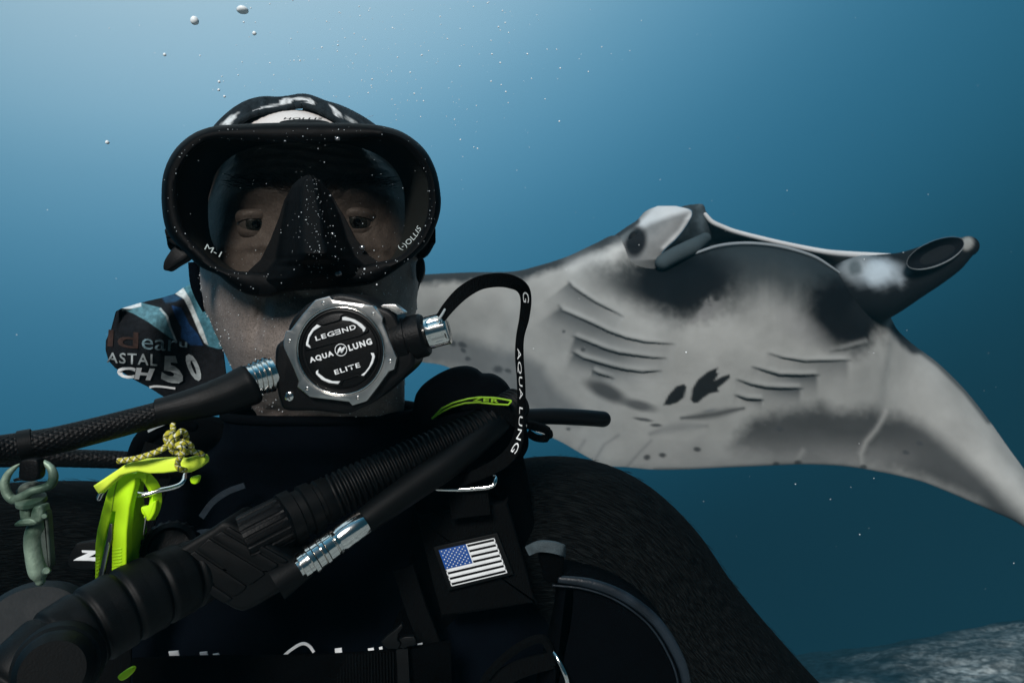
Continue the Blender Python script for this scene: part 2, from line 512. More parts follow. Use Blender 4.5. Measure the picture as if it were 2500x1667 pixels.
# ------------------------------------------------------------------ haze (the water itself)
mb = MB()
x0, x1, y0, y1, z0, z1 = -18, 18, -8, 18, -14, 9.0
mb.add([(x0, y0, z0), (x1, y0, z0), (x1, y1, z0), (x0, y1, z0), (x0, y0, z1), (x1, y0, z1), (x1, y1, z1), (x0, y1, z1)],
       [(0, 3, 2, 1), (4, 5, 6, 7), (0, 1, 5, 4), (1, 2, 6, 5), (2, 3, 7, 6), (3, 0, 4, 7)])
hm = bpy.data.materials.new("water_haze"); hm.use_nodes = True
n = hm.node_tree.nodes; n.clear()
pv = n.new("ShaderNodeVolumePrincipled"); om = n.new("ShaderNodeOutputMaterial")
pv.inputs["Color"].default_value = (.024, .135, .185, 1)
pv.inputs["Density"].default_value = .030
pv.inputs["Anisotropy"].default_value = 0.0
hm.node_tree.links.new(pv.outputs[0], om.inputs["Volume"])
hz = mb.build("haze", hm, angle=None)
tag(hz, kind='stuff')

# ================================================================== MANTA RAY
def seg_dist(px, py, poly):
    """distance, signed side (+ below in the picture) and arclength fraction to a polyline"""
    poly = np.asarray(poly, float)
    best = np.full(px.shape, 1e9); side = np.zeros(px.shape); frac = np.zeros(px.shape)
    ln = np.linalg.norm(np.diff(poly, axis=0), axis=1); cum = np.concatenate([[0], np.cumsum(ln)]); tot = cum[-1]
    for i in range(len(poly) - 1):
        a = poly[i]; b = poly[i + 1]; d = b - a
        t = np.clip(((px - a[0]) * d[0] + (py - a[1]) * d[1]) / (ln[i] ** 2 + 1e-9), 0, 1)
        ex = px - a[0] - t * d[0]; ey = py - a[1] - t * d[1]
        ds = np.hypot(ex, ey); m = ds < best
        best = np.where(m, ds, best); side = np.where(m, np.sign(d[0] * (py - a[1]) - d[1] * (px - a[0])), side)
        frac = np.where(m, (cum[i] + t * ln[i]) / tot, frac)
    return best, side, frac

def inside(px, py, poly):
    poly = np.asarray(poly, float); r = np.zeros(px.shape, bool); n = len(poly)
    for i in range(n):
        x1, y1 = poly[i]; x2, y2 = poly[(i + 1) % n]
        c = ((y1 > py) != (y2 > py)) & (px < (x2 - x1) * (py - y1) / (y2 - y1 + 1e-12) + x1)
        r ^= c
    return r

def soft_poly(px, py, poly, soft):
    d, _, _ = seg_dist(px, py, list(poly) + [poly[0]])
    s = np.where(inside(px, py, poly), d, -d)
    return sstep(s, -soft, soft)

def ell(px, py, cx, cy, a, b, rot, soft=.5):
    c, s = math.cos(math.radians(rot)), math.sin(math.radians(rot))
    u = ((px - cx) * c + (py - cy) * s) / a; v = (-(px - cx) * s + (py - cy) * c) / b
    return 1 - sstep(np.hypot(u, v), 1 - soft, 1 + soft)

zc = lambda L: [(1350 + x * .3189, 660 + y * .3189) for x, y in L]
zr = lambda L: [(1700 + x * .5102, 500 + y * .5102) for x, y in L]
GILLS = [(zc([(115, 85), (150, 130), (220, 180), (330, 250), (450, 310), (540, 355)]), 30, .9),
         (zc([(40, 265), (70, 310), (150, 345), (300, 410), (420, 470), (560, 520), (700, 550), (820, 560), (930, 565)]), 30, 1.0),
         (zc([(150, 505), (200, 525), (300, 565), (400, 605), (500, 635), (640, 655), (760, 670), (870, 675)]), 24, 1.1),
         (zc([(145, 625), (230, 675), (330, 705), (450, 740), (560, 765), (700, 780), (830, 772)]), 17, 1.2),
         (zc([(300, 770), (350, 795), (420, 815), (470, 830)]), 9, 1.1),
         (zr([(340, 710), (420, 735), (520, 750), (640, 748), (740, 745)]), 24, .8),
         (zr([(265, 775), (330, 795), (400, 815), (500, 818), (590, 815)]), 20, 1.1),
         (zr([(190, 835), (260, 860), (330, 875), (420, 880), (510, 880)]), 18, 1.1),
         (zr([(185, 910), (240, 930), (320, 935)]), 8, 1.3),
         (zr([(640, 705), (720, 692), (830, 662)]), 10, .5)]
TOPC = [(560, 800), (750, 715), (900, 682), (1024, 671), (1143, 665), (1249, 663), (1306, 651), (1383, 627), (1454, 594), (1505, 575),
        (1560, 610), (1620, 636), (1690, 618), (1756, 598), (1828, 592), (1904, 600), (1981, 622), (2026, 648), (2067, 676),
        (2125, 712), (2172, 772), (2192, 806), (2231, 842), (2292, 888), (2358, 954), (2414, 1025), (2465, 1097), (2505, 1152),
        (2600, 1290), (2680, 1440), (2760, 1620)]
BOTC = [(565, 805), (770, 850), (900, 872), (1021, 883), (1100, 899), (1180, 960), (1240, 1020), (1300, 1050), (1363, 1075), (1428, 1112),
        (1475, 1135), (1530, 1140), (1600, 1146), (1680, 1145), (1760, 1141), (1830, 1138), (1900, 1135), (1955, 1133), (2005, 1134),
        (2057, 1137), (2108, 1144), (2140, 1150), (2190, 1160), (2250, 1175), (2312, 1199), (2370, 1224), (2430, 1250), (2500, 1286),
        (2590, 1370), (2670, 1480), (2755, 1630)]
DTOP = [2.92, 2.80, 2.70, 2.62, 2.55, 2.49, 2.44, 2.40, 2.36, 2.33, 2.30, 2.27, 2.24, 2.23, 2.22, 2.22, 2.22, 2.22, 2.23,
        2.26, 2.30, 2.35, 2.39, 2.41, 2.41, 2.39, 2.36, 2.33, 2.26, 2.2, 2.15]
DBOT = [2.98, 2.92, 2.85, 2.78, 2.71, 2.63, 2.56, 2.49, 2.42, 2.36, 2.31, 2.27, 2.24, 2.22, 2.21, 2.21, 2.21, 2.21, 2.21,
        2.21, 2.22, 2.23, 2.25, 2.26, 2.26, 2.25, 2.22, 2.18, 2.15, 2.14, 2.13]
BUL = [0, .02, .03, .05, .06, .08, .10, .12, .14, .15, .16, .165, .17, .17, .17, .17, .17, .16, .15, .14, .12, .11, .10, .10, .10, .10, .10, .10, .08, .05, 0]
HALF = [.003, .02, .03, .04, .05, .06, .07, .09, .11, .13, .15, .17, .18, .18, .18, .18, .18, .17, .15, .13, .11, .10, .09, .08, .07, .06, .055, .05, .04, .02, .003]

def manta_color(px, py, front):
    n1 = fbm(px / 55., py / 55., 4, 21); n2 = fbm(px / 14., py / 14., 4, 5)
    col_ = np.ones(px.shape + (3,)) * np.array((.300, .304, .293))
    col_ *= (.93 + .14 * n1)[..., None]
    def paint(mask, c, k=1.0):
        nonlocal col_
        m = np.clip(mask * k, 0, 1)[..., None]
        col_ = col_ * (1 - m) + np.array(c) * m
    wob = 26 * (n2 - .5) + 30 * (n1 - .5)
    # grey trailing zones
    lz = [(980, 800), (1090, 822), (1143, 828), (1200, 847), (1268, 861), (1325, 895), (1354, 947), (1411, 990), (1460, 1025),
          (1400, 1040), (1300, 1000), (1200, 930), (1100, 885), (980, 880)]
    paint(soft_poly(px + wob * .4, py + wob * .5, lz, 18), (.125, .135, .14), .78)
    rz = [(1780, 1095), (1800, 1060), (1840, 1022), (1880, 1010), (1960, 1002), (2010, 987), (2040, 1005), (2130, 993), (2160, 1012),
          (2200, 1013), (2250, 1035), (2300, 1072), (2350, 1115), (2420, 1180), (2480, 1250), (2560, 1350), (2560, 1420), (2380, 1220),
          (2250, 1165), (2120, 1133), (1900, 1120)]
    paint(soft_poly(px + wob * .5, py + wob * .6, rz, 26), (.042, .045, .047), .92)
    paint(np.exp(-((py - 1118) / 40.) ** 2) * sstep(px, 1480, 1600) * (1 - sstep(px, 2050, 2300)), (.28, .28, .275), .55)
    d, s, f = seg_dist(px, py, [(2165, 1008), (2140, 1050), (2115, 1080), (2103, 1110), (2105, 1145)])
    paint(np.exp(-(d / 7.) ** 2), (.30, .30, .29), .8)
    d, s, f = seg_dist(px, py, [(1960, 1100), (1948, 1118), (1940, 1133)])
    paint(np.exp(-(d / 7.) ** 2), (.32, .32, .31), .6)
    for x, y, r in [(1948, 1130, 9), (1895, 1133, 8), (2108, 1140, 8)]:
        paint(ell(px, py, x, y, r, r * .8, 0), (.03, .035, .04), .8)
    # leading-edge dark bands
    d, s, f = seg_dist(px, py + .5 * wob, TOPC[0:10])
    paint((1 - sstep(d, 10, 34)) * (px < 1530), (.018, .024, .028), .95)
    d, s, f = seg_dist(px, py + .3 * wob, [(2190, 800), (2215, 832), (2235, 848)])
    paint(1 - sstep(d, 8, 26), (.02, .025, .03), .95)
    d, s, f = seg_dist(px, py, [(2231, 842), (2292, 888), (2358, 954), (2414, 1025)])
    paint(1 - sstep(d, 3, 15), (.04, .05, .055), .8)
    # grey shoulder behind the eye
    d, s, f = seg_dist(px, py, [(1395, 650), (1440, 632), (1490, 625), (1520, 600)])
    paint(np.exp(-(d / 18.) ** 2), (.60, .61, .60), .35)
    # chin patch
    lipd, ls, lf = seg_dist(px, py, TOPC[10:19])
    streak = fbm(px / 9., py / 60., 4, 40)
    band = (1 - sstep(lipd + 14 * (streak - .5) + 30 * (n1 - .5), 62, 205)) * sstep(px, 1560, 1690) * (1 - sstep(px, 2110, 2160)) * (py > 560)
    paint(band, (.022, .029, .032), .94)
    band2 = (1 - sstep(lipd + 24 * (streak - .5), 18, 84)) * sstep(px, 1600, 1700) * (1 - sstep(px, 2110, 2160))
    paint(band2, (.022, .031, .036), .85)
    paint(ell(px + wob, py + wob, 1575, 682, 120, 46, 5, .6), (.03, .036, .038), .85)
    paint(ell(px + wob, py + wob, 1735, 660, 70, 45, -30, .5), (.018, .023, .026), .85)
    paint(ell(px + wob, py + wob, 1655, 688, 136, 88, 6, .40), (.004, .0055, .007), .985)
    paint(ell(px + wob, py + wob, 2066, 762, 100, 90, 20, .40), (.005, .006, .0075), .985)
    paint(ell(px + wob * .7, py + wob * .7, 2160, 735, 90, 48, -28, .35), (.010, .012, .014), .96)
    paint(ell(px + wob, py + wob, 1955, 800, 60, 30, 30, .6), (.2, .2, .2), .45)
    paint(ell(px + wob, py + wob, 1730, 765, 45, 14, -35, .6), (.2, .2, .2), .5)
    # gill shading painted in: dark below each slit, pale highlight on the ridge above
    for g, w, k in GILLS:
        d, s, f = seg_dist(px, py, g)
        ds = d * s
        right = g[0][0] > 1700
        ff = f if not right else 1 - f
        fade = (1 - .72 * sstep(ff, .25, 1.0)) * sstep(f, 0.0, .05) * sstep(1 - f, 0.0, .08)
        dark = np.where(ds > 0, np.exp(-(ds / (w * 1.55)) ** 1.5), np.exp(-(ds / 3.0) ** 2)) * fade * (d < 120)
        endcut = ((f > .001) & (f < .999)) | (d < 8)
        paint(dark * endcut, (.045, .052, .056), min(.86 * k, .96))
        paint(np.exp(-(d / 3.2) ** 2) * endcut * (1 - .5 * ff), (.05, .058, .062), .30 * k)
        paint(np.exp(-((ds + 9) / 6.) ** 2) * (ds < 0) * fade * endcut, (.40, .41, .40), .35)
    # spots
    def zcs(x, y): return 1350 + x * .3189, 660 + y * .3189
    for x, y, a, b, r, sf, c in [(405, 925, 165, 58, 25, .5, .045), (655, 1030, 125, 38, 14, .55, .07), (690, 1140, 70, 13, 8, .5, .06), (790, 1185, 42, 13, 2, .5, .05),
                                 (720, 1430, 26, 22, 0, .5, .05), (838, 1412, 26, 18, 0, .5, .05), (1100, 1365, 26, 18, 0, .5, .05),
                                 (120, 1215, 20, 12, 0, .5, .08), (228, 605, 18, 15, 0, .5, .05), (80, 465, 14, 12, 0, .5, .07), (1200, 1070, 50, 12, -10, .7, .2)]:
        cx, cy = zcs(x, y); paint(ell(px + wob * .12, py + wob * .12, cx, cy, a * .3189, b * .3189, r, sf), (c, c * 1.05, c * 1.08), .92)
    leaf1 = zc([(842, 1030), (880, 960), (940, 885), (1000, 865), (1020, 890), (1002, 970), (950, 1010), (900, 1028)])
    leaf2 = zc([(1075, 1015), (1052, 985), (1070, 900), (1110, 835), (1180, 775), (1262, 742), (1250, 785), (1272, 790), (1240, 845),
                (1300, 812), (1352, 795), (1356, 820), (1300, 872), (1262, 900), (1270, 930), (1200, 940), (1150, 975), (1110, 1012)])
    paint(soft_poly(px + wob * .08, py + wob * .08, leaf1, 2.5), (.009, .010, .011), .98)
    paint(soft_poly(px + wob * .08, py + wob * .08, leaf2, 2.5), (.009, .010, .011), .98)
    for L, w, c, k in [([(985, 1130), (1100, 1120), (1250, 1100), (1380, 1070), (1460, 1055)], 7, .06, .9),
                       ([(745, 1250), (850, 1215), (1000, 1195), (1180, 1190)], 9, .14, .55)]:
        d, s, f = seg_dist(px, py, zc(L))
        paint(np.exp(-(d / (w * (.45 + np.sin(np.pi * np.clip(f, .05, .95))))) ** 2), (c, c * 1.04, c * 1.06), k)
    for x, y, r in [(1130, 843, 10), (1105, 838, 9), (1142, 876, 8), (1215, 901, 13), (1240, 905, 8), (1133, 857, 7), (1903, 1046, 9), (2244, 1081, 8), (2213, 1106, 8)]:
        paint(ell(px + wob * .3, py + wob * .3, x, y, r, r * .7, 20), (.05, .055, .06), .85)
    # pelvic fin folds
    for L in [[(1428, 1075), (1418, 1090), (1413, 1097)], [(1455, 1118), (1475, 1085), (1510, 1062)], [(1530, 1140), (1560, 1105), (1590, 1075)]]:
        d, s, f = seg_dist(px, py, L); paint(np.exp(-(d / 4.) ** 2), (.16, .165, .17), .55)
    d, s, f = seg_dist(px, py, [p for p in BOTC if p[0] > 1560]); paint(np.exp(-(d / 5.) ** 2), (.05, .06, .065), .6)
    return col_

def lerp3(a, b, t): return a * (1 - t) + b * t
NU, NV = 620, 240
ctrl = np.array([(a[0], a[1], b[0], b[1], c, d, e, h) for a, b, c, d, e, h in zip(TOPC, BOTC, DTOP, DBOT, BUL, HALF)])
q = arc_resample(crom(ctrl, 900), NU)
v = np.linspace(0, 1, NV)
vv = .5 * v + .5 * (.5 - .5 * np.cos(np.pi * v))
PX = q[:, 0:1] * (1 - vv) + q[:, 2:3] * vv
PY = q[:, 1:2] * (1 - vv) + q[:, 3:4] * vv
prof = (np.sin(np.pi * np.clip(vv, 0, 1) ** .62)) ** .8
D0 = q[:, 4:5] * (1 - vv) + q[:, 5:6] * vv - q[:, 6:7] * prof
# mouth bulge under the lower lip, gill steps
D0 = D0 - .012 * np.exp(-((PX - 1860) / 190) ** 2 - ((PY - 690) / 75) ** 2)
for g, w, k in GILLS:
    d, s, f = seg_dist(PX, PY, g)
    ds = d * s
    fade = np.sin(np.pi * np.clip(f, .0, 1)) ** .5 * (d < 90)
    D0 = D0 + np.where(ds > 0, .012 * k * np.exp(-(ds / (w * .9))), -.003 * np.exp(ds / 16.) + .005 * np.exp(ds / 2.5)) * fade
D0 = D0 + .006 * (fbm(PX / 60., PY / 60., 3, 77) - .5)
d, s, f = seg_dist(PX, PY, [(2165, 1008), (2140, 1050), (2115, 1080), (2103, 1110), (2105, 1145)])
D0 = D0 - .008 * np.exp(-(d / 9.) ** 2)
thick = q[:, 7:8] * (np.sin(np.pi * np.clip(vv, 0, 1) ** .55)) ** .75 * 1.6
DB = D0 + thick + .004
Vf = np.stack([(PX - 1250) * D0 / F, D0, (833.5 - PY) * D0 / F], 2)
# back surface: same body points carried straight back (not along the view ray)
Vb = Vf.copy(); Vb[:, :, 1] = DB
Cf = manta_color(PX, PY, True)
Cb = np.ones_like(Cf) * np.array((.016, .02, .023))
mb = MB(); cols = []
mb.grid(Vf, flip=False); cols.append(Cf.reshape(-1, 3))
mb.grid(Vb, flip=True); cols.append(Cb.reshape(-1, 3))
# edge walls
for sl in (0, -1):
    e = np.stack([Vf[:, sl], Vb[:, sl]], 1); mb.grid(e, flip=(sl == -1)); cols.append(np.stack([Cf[:, sl], Cb[:, sl]], 1).reshape(-1, 3))

def patch(left, right, dl, dr, bulge, colorfn, n=70, m=60, back=True, th=.03, vb=0.0):
    """surface between two boundary lines (photo px), bulging to the camera, closed at the back"""
    L = arc_resample(crom(left, 200), n); R = arc_resample(crom(right, 200), n)
    u = np.linspace(0, 1, m)
    X = L[:, 0:1] * (1 - u) + R[:, 0:1] * u; Y = L[:, 1:2] * (1 - u) + R[:, 1:2] * u
    tt = np.linspace(0, 1, n)
    dl_ = np.interp(tt, np.linspace(0, 1, len(dl)), dl)[:, None]; dr_ = np.interp(tt, np.linspace(0, 1, len(dr)), dr)[:, None]
    D = dl_ * (1 - u) + dr_ * u - bulge * np.sin(np.pi * u) ** .8 * (.35 + .65 * np.sin(np.pi * np.clip(tt, .02, .98))[:, None]) - vb * np.sin(np.pi * tt)[:, None]
    V = np.stack([(X - 1250) * D / F, D, (833.5 - Y) * D / F], 2)
    C = colorfn(X, Y, u[None, :] * np.ones_like(X), tt[:, None] * np.ones_like(X))
    mb.grid(V, flip=True); cols.append(C.reshape(-1, 3))
    if back:
        V2 = V.copy(); V2[:, :, 1] += th * np.sin(np.pi * u) * np.ones((n, 1)) + .002
        mb.grid(V2, flip=False); cols.append((C * .5).reshape(-1, 3))
    return V

def const(c):
    return lambda X, Y, u, t: np.ones(X.shape + (3,)) * np.array(c)

def cep_color(X, Y, u, t):
    n1 = fbm(X / 20., Y / 20., 4, 8)
    C = np.ones(X.shape + (3,)) * np.array((.17, .175, .175)) * (.85 + .3 * n1)[..., None]
    def paint(m, c, k=1.):
        nonlocal C
        m = np.clip(m * k, 0, 1)[..., None]; C = C * (1 - m) + np.array(c) * m
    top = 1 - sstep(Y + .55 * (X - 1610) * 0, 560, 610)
    paint(soft_poly(X, Y, [(1553, 550), (1600, 498), (1670, 498), (1688, 515), (1640, 527), (1590, 545), (1566, 560)], 9), (.52, .54, .55), .95)  # top of the fin painted white as if lit from above
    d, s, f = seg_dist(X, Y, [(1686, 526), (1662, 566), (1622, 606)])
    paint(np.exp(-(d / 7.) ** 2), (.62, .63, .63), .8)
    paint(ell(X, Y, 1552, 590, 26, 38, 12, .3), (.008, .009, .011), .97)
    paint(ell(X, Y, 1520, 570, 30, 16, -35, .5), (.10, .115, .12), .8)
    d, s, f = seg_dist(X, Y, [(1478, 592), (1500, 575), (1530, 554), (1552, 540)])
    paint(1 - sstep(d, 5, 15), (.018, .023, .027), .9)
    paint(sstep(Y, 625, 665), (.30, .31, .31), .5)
    return C
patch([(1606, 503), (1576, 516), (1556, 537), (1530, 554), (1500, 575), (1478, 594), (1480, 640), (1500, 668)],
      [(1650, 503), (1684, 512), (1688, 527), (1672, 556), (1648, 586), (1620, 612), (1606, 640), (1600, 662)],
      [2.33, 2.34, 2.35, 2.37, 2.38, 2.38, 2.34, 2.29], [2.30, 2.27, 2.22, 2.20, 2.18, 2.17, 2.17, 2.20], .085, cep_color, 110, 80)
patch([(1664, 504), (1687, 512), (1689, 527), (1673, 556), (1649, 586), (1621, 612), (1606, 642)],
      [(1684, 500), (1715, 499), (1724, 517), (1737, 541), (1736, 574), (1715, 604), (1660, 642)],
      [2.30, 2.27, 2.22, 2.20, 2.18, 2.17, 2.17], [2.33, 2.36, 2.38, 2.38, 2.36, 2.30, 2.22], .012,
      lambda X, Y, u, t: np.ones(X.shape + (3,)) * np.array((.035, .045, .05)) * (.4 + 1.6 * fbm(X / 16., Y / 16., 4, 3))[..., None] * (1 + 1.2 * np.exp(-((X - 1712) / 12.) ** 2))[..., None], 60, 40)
def tube_col(ctrl, n, seg, colorfn, flat=1.0, round_end=True):
    k0 = mb.n
    tube(mb, ctrl, n, seg, True, None, flat, round_end)
    V = np.vstack(mb.v)[k0:]
    cols.append(colorfn(V))
def kc(c): return lambda V: np.ones((len(V), 3)) * np.array(c)
tube_col([(1618, 640, 2.17, 19), (1650, 622, 2.17, 20), (1690, 603, 2.19, 20), (1722, 582, 2.24, 14)], 30, 20, kc((.045, .062, .07)))
# upper jaw rim and mouth interior
UP = [(1722, 520), (1738, 538), (1766, 551), (1802, 564), (1904, 589), (2006, 610), (2067, 617), (2139, 621), (2222, 622)]
tube_col([(x, y + 4, 2.34 - .0001 * (x - 1720), r) for (x, y), r in zip(UP, (5, 6, 6, 6, 6, 7, 8, 8, 4))], 80, 14, kc((.50, .52, .53)))
def mouth_col(X, Y, u, t):
    C = np.ones(X.shape + (3,)) * np.array((.085, .105, .112))
    m = sstep(X, 1960, 2040)[..., None]; C = C * (1 - m) + np.array((.24, .25, .25)) * m
    return C * (.85 + .3 * fbm(X / 25., Y / 8., 3, 2))[..., None]
patch([(x, y + 4) for x, y in UP[:-1]], [(1640, 650), (1690, 636), (1756, 616), (1828, 612), (1904, 622), (1981, 646), (2067, 696), (2125, 730)],
      [2.36, 2.35, 2.34, 2.34, 2.33, 2.32, 2.31, 2.30], [2.40, 2.38, 2.36, 2.35, 2.34, 2.33, 2.31, 2.29], -.14, mouth_col, 90, 40, back=False)
# lower lip ridge
tube_col([(1690, 621, 2.18, 3), (1756, 600, 2.165, 4), (1828, 594, 2.16, 4), (1904, 602, 2.16, 4), (1981, 624, 2.165, 4), (2026, 650, 2.17, 3), (2060, 674, 2.18, 2)], 60, 12, kc((.22, .25, .27)))
# forward-pointing head fin on the other side
def horn_col(V):
    X = V[:, 0] * F / V[:, 1] + 1250; Y = 833.5 - V[:, 2] * F / V[:, 1]
    C = np.ones((len(V), 3)) * np.array((.009, .011, .013))
    n1 = fbm(X / 22., Y / 22., 4, 6)
    def paint(m, c, k):
        nonlocal C
        m = np.clip(m * k, 0, 1)[:, None]; C = C * (1 - m) + np.array(c) * m
    paint(ell(X + 30 * (n1 - .5), Y + 30 * (n1 - .5), 2135, 662, 62, 32, 6, .6), (.40, .47, .52), .9)
    paint(ell(X + 20 * (n1 - .5), Y, 2085, 650, 34, 34, 0, .5), (.18, .20, .21), .8)
    paint(ell(X, Y, 2088, 655, 16, 18, 0, .4), (.035, .05, .055), .7)
    paint(ell(X, Y, 2361, 594, 15, 17, 20, .4), (.26, .27, .26), .85)
    return C
tube_col([(2010, 720, 2.30, 50), (2070, 712, 2.24, 76), (2120, 706, 2.20, 84), (2165, 693, 2.17, 76), (2225, 670, 2.13, 60), (2285, 641, 2.10, 50), (2330, 617, 2.08, 40), (2362, 602, 2.06, 25)],
         90, 40, horn_col)
# scooped opening of that fin: recessed dark hollow with a pale rim
hf = Frame(2284, 618, 2.03, rot=24, yaw=-6, pitch=-8)
th = np.linspace(0, 2 * np.pi, 64, endpoint=False)
k0 = mb.n
loops = []
for r, w in ((1.0, 0), (.86, -8), (.6, -22), (.25, -30), (.02, -32)):
    loops.append([hf(72 * r * math.cos(a), 29 * r * math.sin(a), w) for a in th])
mb.loft(loops, True, False, True, flip=True)
cols.append(np.ones((mb.n - k0, 3)) * np.array((.006, .007, .009)))
rim = np.array([hf(73 * math.cos(a), 30 * math.sin(a), 0) for a in th])
k0 = mb.n
tl = []
for i in range(64):
    t_ = rim[(i + 1) % 64] - rim[i - 1]; t_ /= np.linalg.norm(t_); b_ = np.cross(t_, hf.N)
    tl.append([rim[i] + (.4 + 1.3 * max(0., -math.sin(th[i]))) * hf.k * (math.cos(p) * b_ + math.sin(p) * hf.N) for p in np.linspace(0, 2 * np.pi, 8, endpoint=False)])
tl.append(tl[0]); mb.loft(tl, True)
cols.append(np.tile(np.repeat((np.array([(.16, .18, .19)])), mb.n - k0, 0), 1))
# whip tail
tube_col([(1472, 1085, 2.54, 5), (1456, 1118, 2.6, 5), (1444, 1142, 2.68, 4.5), (1425, 1190, 2.8, 3.5), (1380, 1270, 3.1, 2)], 30, 10, kc((.62, .62, .60)))
manta = mb.build("manta_ray", M['manta'], None, angle=60, colors=np.vstack(cols))
tag(manta, "big grey-bellied manta ray with dark chin and gill slits, swimming behind the diver", "manta ray")
# eye
mb = MB(); c = P(1552, 588, 2.245); blob(mb, c + np.array((0, .012, 0)), (.024, .018, .034), ICO3)
mb.build("eye", mat("manta_eye", (.006, .007, .008), .6, spec=.08), manta)

# ================================================================== DIVER
AX = 0.545
ROWS = [(0.1765, 711, 4.5, 0.004, 0.004, 0.552), (0.1755, 711, 47.1, 0.018, 0.022, 0.551), (0.171, 713, 86.1, 0.035, 0.042, 0.549), (0.163, 715, 126.9, 0.05, 0.06, 0.547), (0.152, 723.8, 165.8, 0.0615, 0.074, 0.545), (0.138, 737.7, 198.9, 0.071, 0.086, 0.545), (0.122, 753.3, 226.6, 0.078, 0.095, 0.545), (0.104, 756, 241.3, 0.082, 0.1, 0.545), (0.086, 756, 249.1, 0.083, 0.102, 0.545), (0.07, 756, 254.9, 0.0825, 0.102, 0.545), (0.054, 756, 258.9, 0.083, 0.1, 0.545), (0.04, 757, 256.9, 0.085, 0.097, 0.545), (0.024, 760, 247.4, 0.088, 0.092, 0.545), (0.008, 766, 234.5, 0.089, 0.086, 0.545), (-0.01, 772, 215.2, 0.094, 0.08, 0.546), (-0.028, 780, 200.0, 0.09100000000000001, 0.075, 0.548), (-0.042, 787, 192.0, 0.076, 0.072, 0.552), (-0.05, 792, 186.5, 0.066, 0.07, 0.555), (-0.06, 797, 177.6, 0.06, 0.07, 0.558), (-0.078, 797, 179.4, 0.058, 0.072, 0.562), (-0.1, 800, 215, 0.05, 0.06, 0.572), (-0.13, 820, 270, 0.05, 0.07, 0.595), (-0.165, 850, 350, 0.055, 0.08, 0.615), (-0.23, 860, 380, 0.06, 0.08, 0.62), (-0.29, 860, 380, 0.06, 0.08, 0.62)]

def head_surface(nz=260, nth=260, off=0.0, zlo=None, detail=True):
    r = crom([(a, b, c, d, e, f) for a, b, c, d, e, f in ROWS], nz)
    z = r[:, 0:1]
    th = np.linspace(-np.pi, np.pi, nth, endpoint=False)[None, :]
    cx = (r[:, 1:2] - 1250) * AX / F
    hw = r[:, 2:3] * AX / F + off
    f = r[:, 3:4] + off; b = r[:, 4:5] + off
    s, c = np.sin(th), np.cos(th)
    e = 0.90
    X = hw * np.sign(s) * np.abs(s) ** e
    Yf = np.where(c > 0, f, b) * np.sign(c) * np.abs(c) ** e
    front = np.clip(c, 0, 1)
    if detail:
        g = lambda x0, z0, sx, sz: np.exp(-((X - x0) / sx) ** 2 - ((z - z0) / sz) ** 2)
        dd = np.zeros_like(X)
        for sx_ in (-.0365, .0335):
            dd += -.0050 * g(sx_, .080, .020, .0125)
            dd += .0045 * g(sx_ * 1.05, .100, .021, .0065)
            dd += .0022 * g(sx_, .064, .018, .004) - .0020 * g(sx_, .059, .017, .0035)
            dd += .005 * g(sx_ * 1.35, .046, .017, .016)
            dd += -.0065 * np.exp(-((X - sx_ * .93 - (z - .02) * -.35 * np.sign(sx_)) / .004) ** 2 - ((z - .018) / .02) ** 2)
            dd += .004 * g(sx_ * 1.35, .004, .018, .016)
        dd += -.004 * g(0, .098, .008, .010) - .0016 * g(-.006, .104, .0018, .008) - .0016 * g(.006, .104, .0018, .008)
        dd += .020 * np.exp(-(X / .0085) ** 2) * np.interp(z, [.03, .042, .055, .075, .09], [0, 1, .9, .35, 0])
        dd += .011 * g(0, .010, .030, .022) + .004 * g(0, -.03, .022, .012)
        wr = .0011 * np.sin((z * 520 + X * 300 * np.sign(X))) * np.exp(-((z + .055) / .016) ** 2) * sstep(np.abs(X), .02, .045)
        wr += .0006 * np.sin((z * 900 + 3 * np.sin(X * 60))) * np.exp(-((z - .125) / .02) ** 2)
        dd += wr
        dd += .0012 * (fbm(X * 160 + 40, z * 160 + 40 + 0 * X, 3, 4) - .5) * 2 * (z < .15)
        Yf = Yf + dd * front
        # ear lobes
        ear = np.exp(-((z - .027) / .012) ** 2) * np.exp(-((np.abs(th) - 1.75) / .16) ** 2)
        X = X + np.sign(X) * .006 * ear
    al = math.radians(16.5) * sstep(z, -.11, -.045)          # the head is turned to look into the lens
    V = np.stack([cx + X + Yf * np.tan(al), r[:, 5:6] - Yf + X * .04, z * np.ones_like(X)], 2)
    return V, th * np.ones_like(z), z * np.ones_like(X), X

HV, HT, HZ, HX = head_surface()
mb = MB()
V = np.concatenate([HV, HV[:, :1]], 1)
mb.grid(V, flip=False)
stub = np.zeros(V.shape)
hz_ = np.concatenate([HZ, HZ[:, :1]], 1); hx_ = np.concatenate([HX, HX[:, :1]], 1)
beard = sstep(-hz_, -.045, -.012) * (1 - sstep(-hz_, .05, .075))
beard = np.maximum(beard, np.exp(-(hx_ / .035) ** 2 - ((hz_ - .03) / .012) ** 2))
stub[..., 0] = .14 + .52 * beard
stub[..., 0] *= 1 - sstep(hz_, .10, .14)
stub[..., 1] = sstep(hz_, .128, .146)  # whitens the upper forehead to imitate the light falling on it
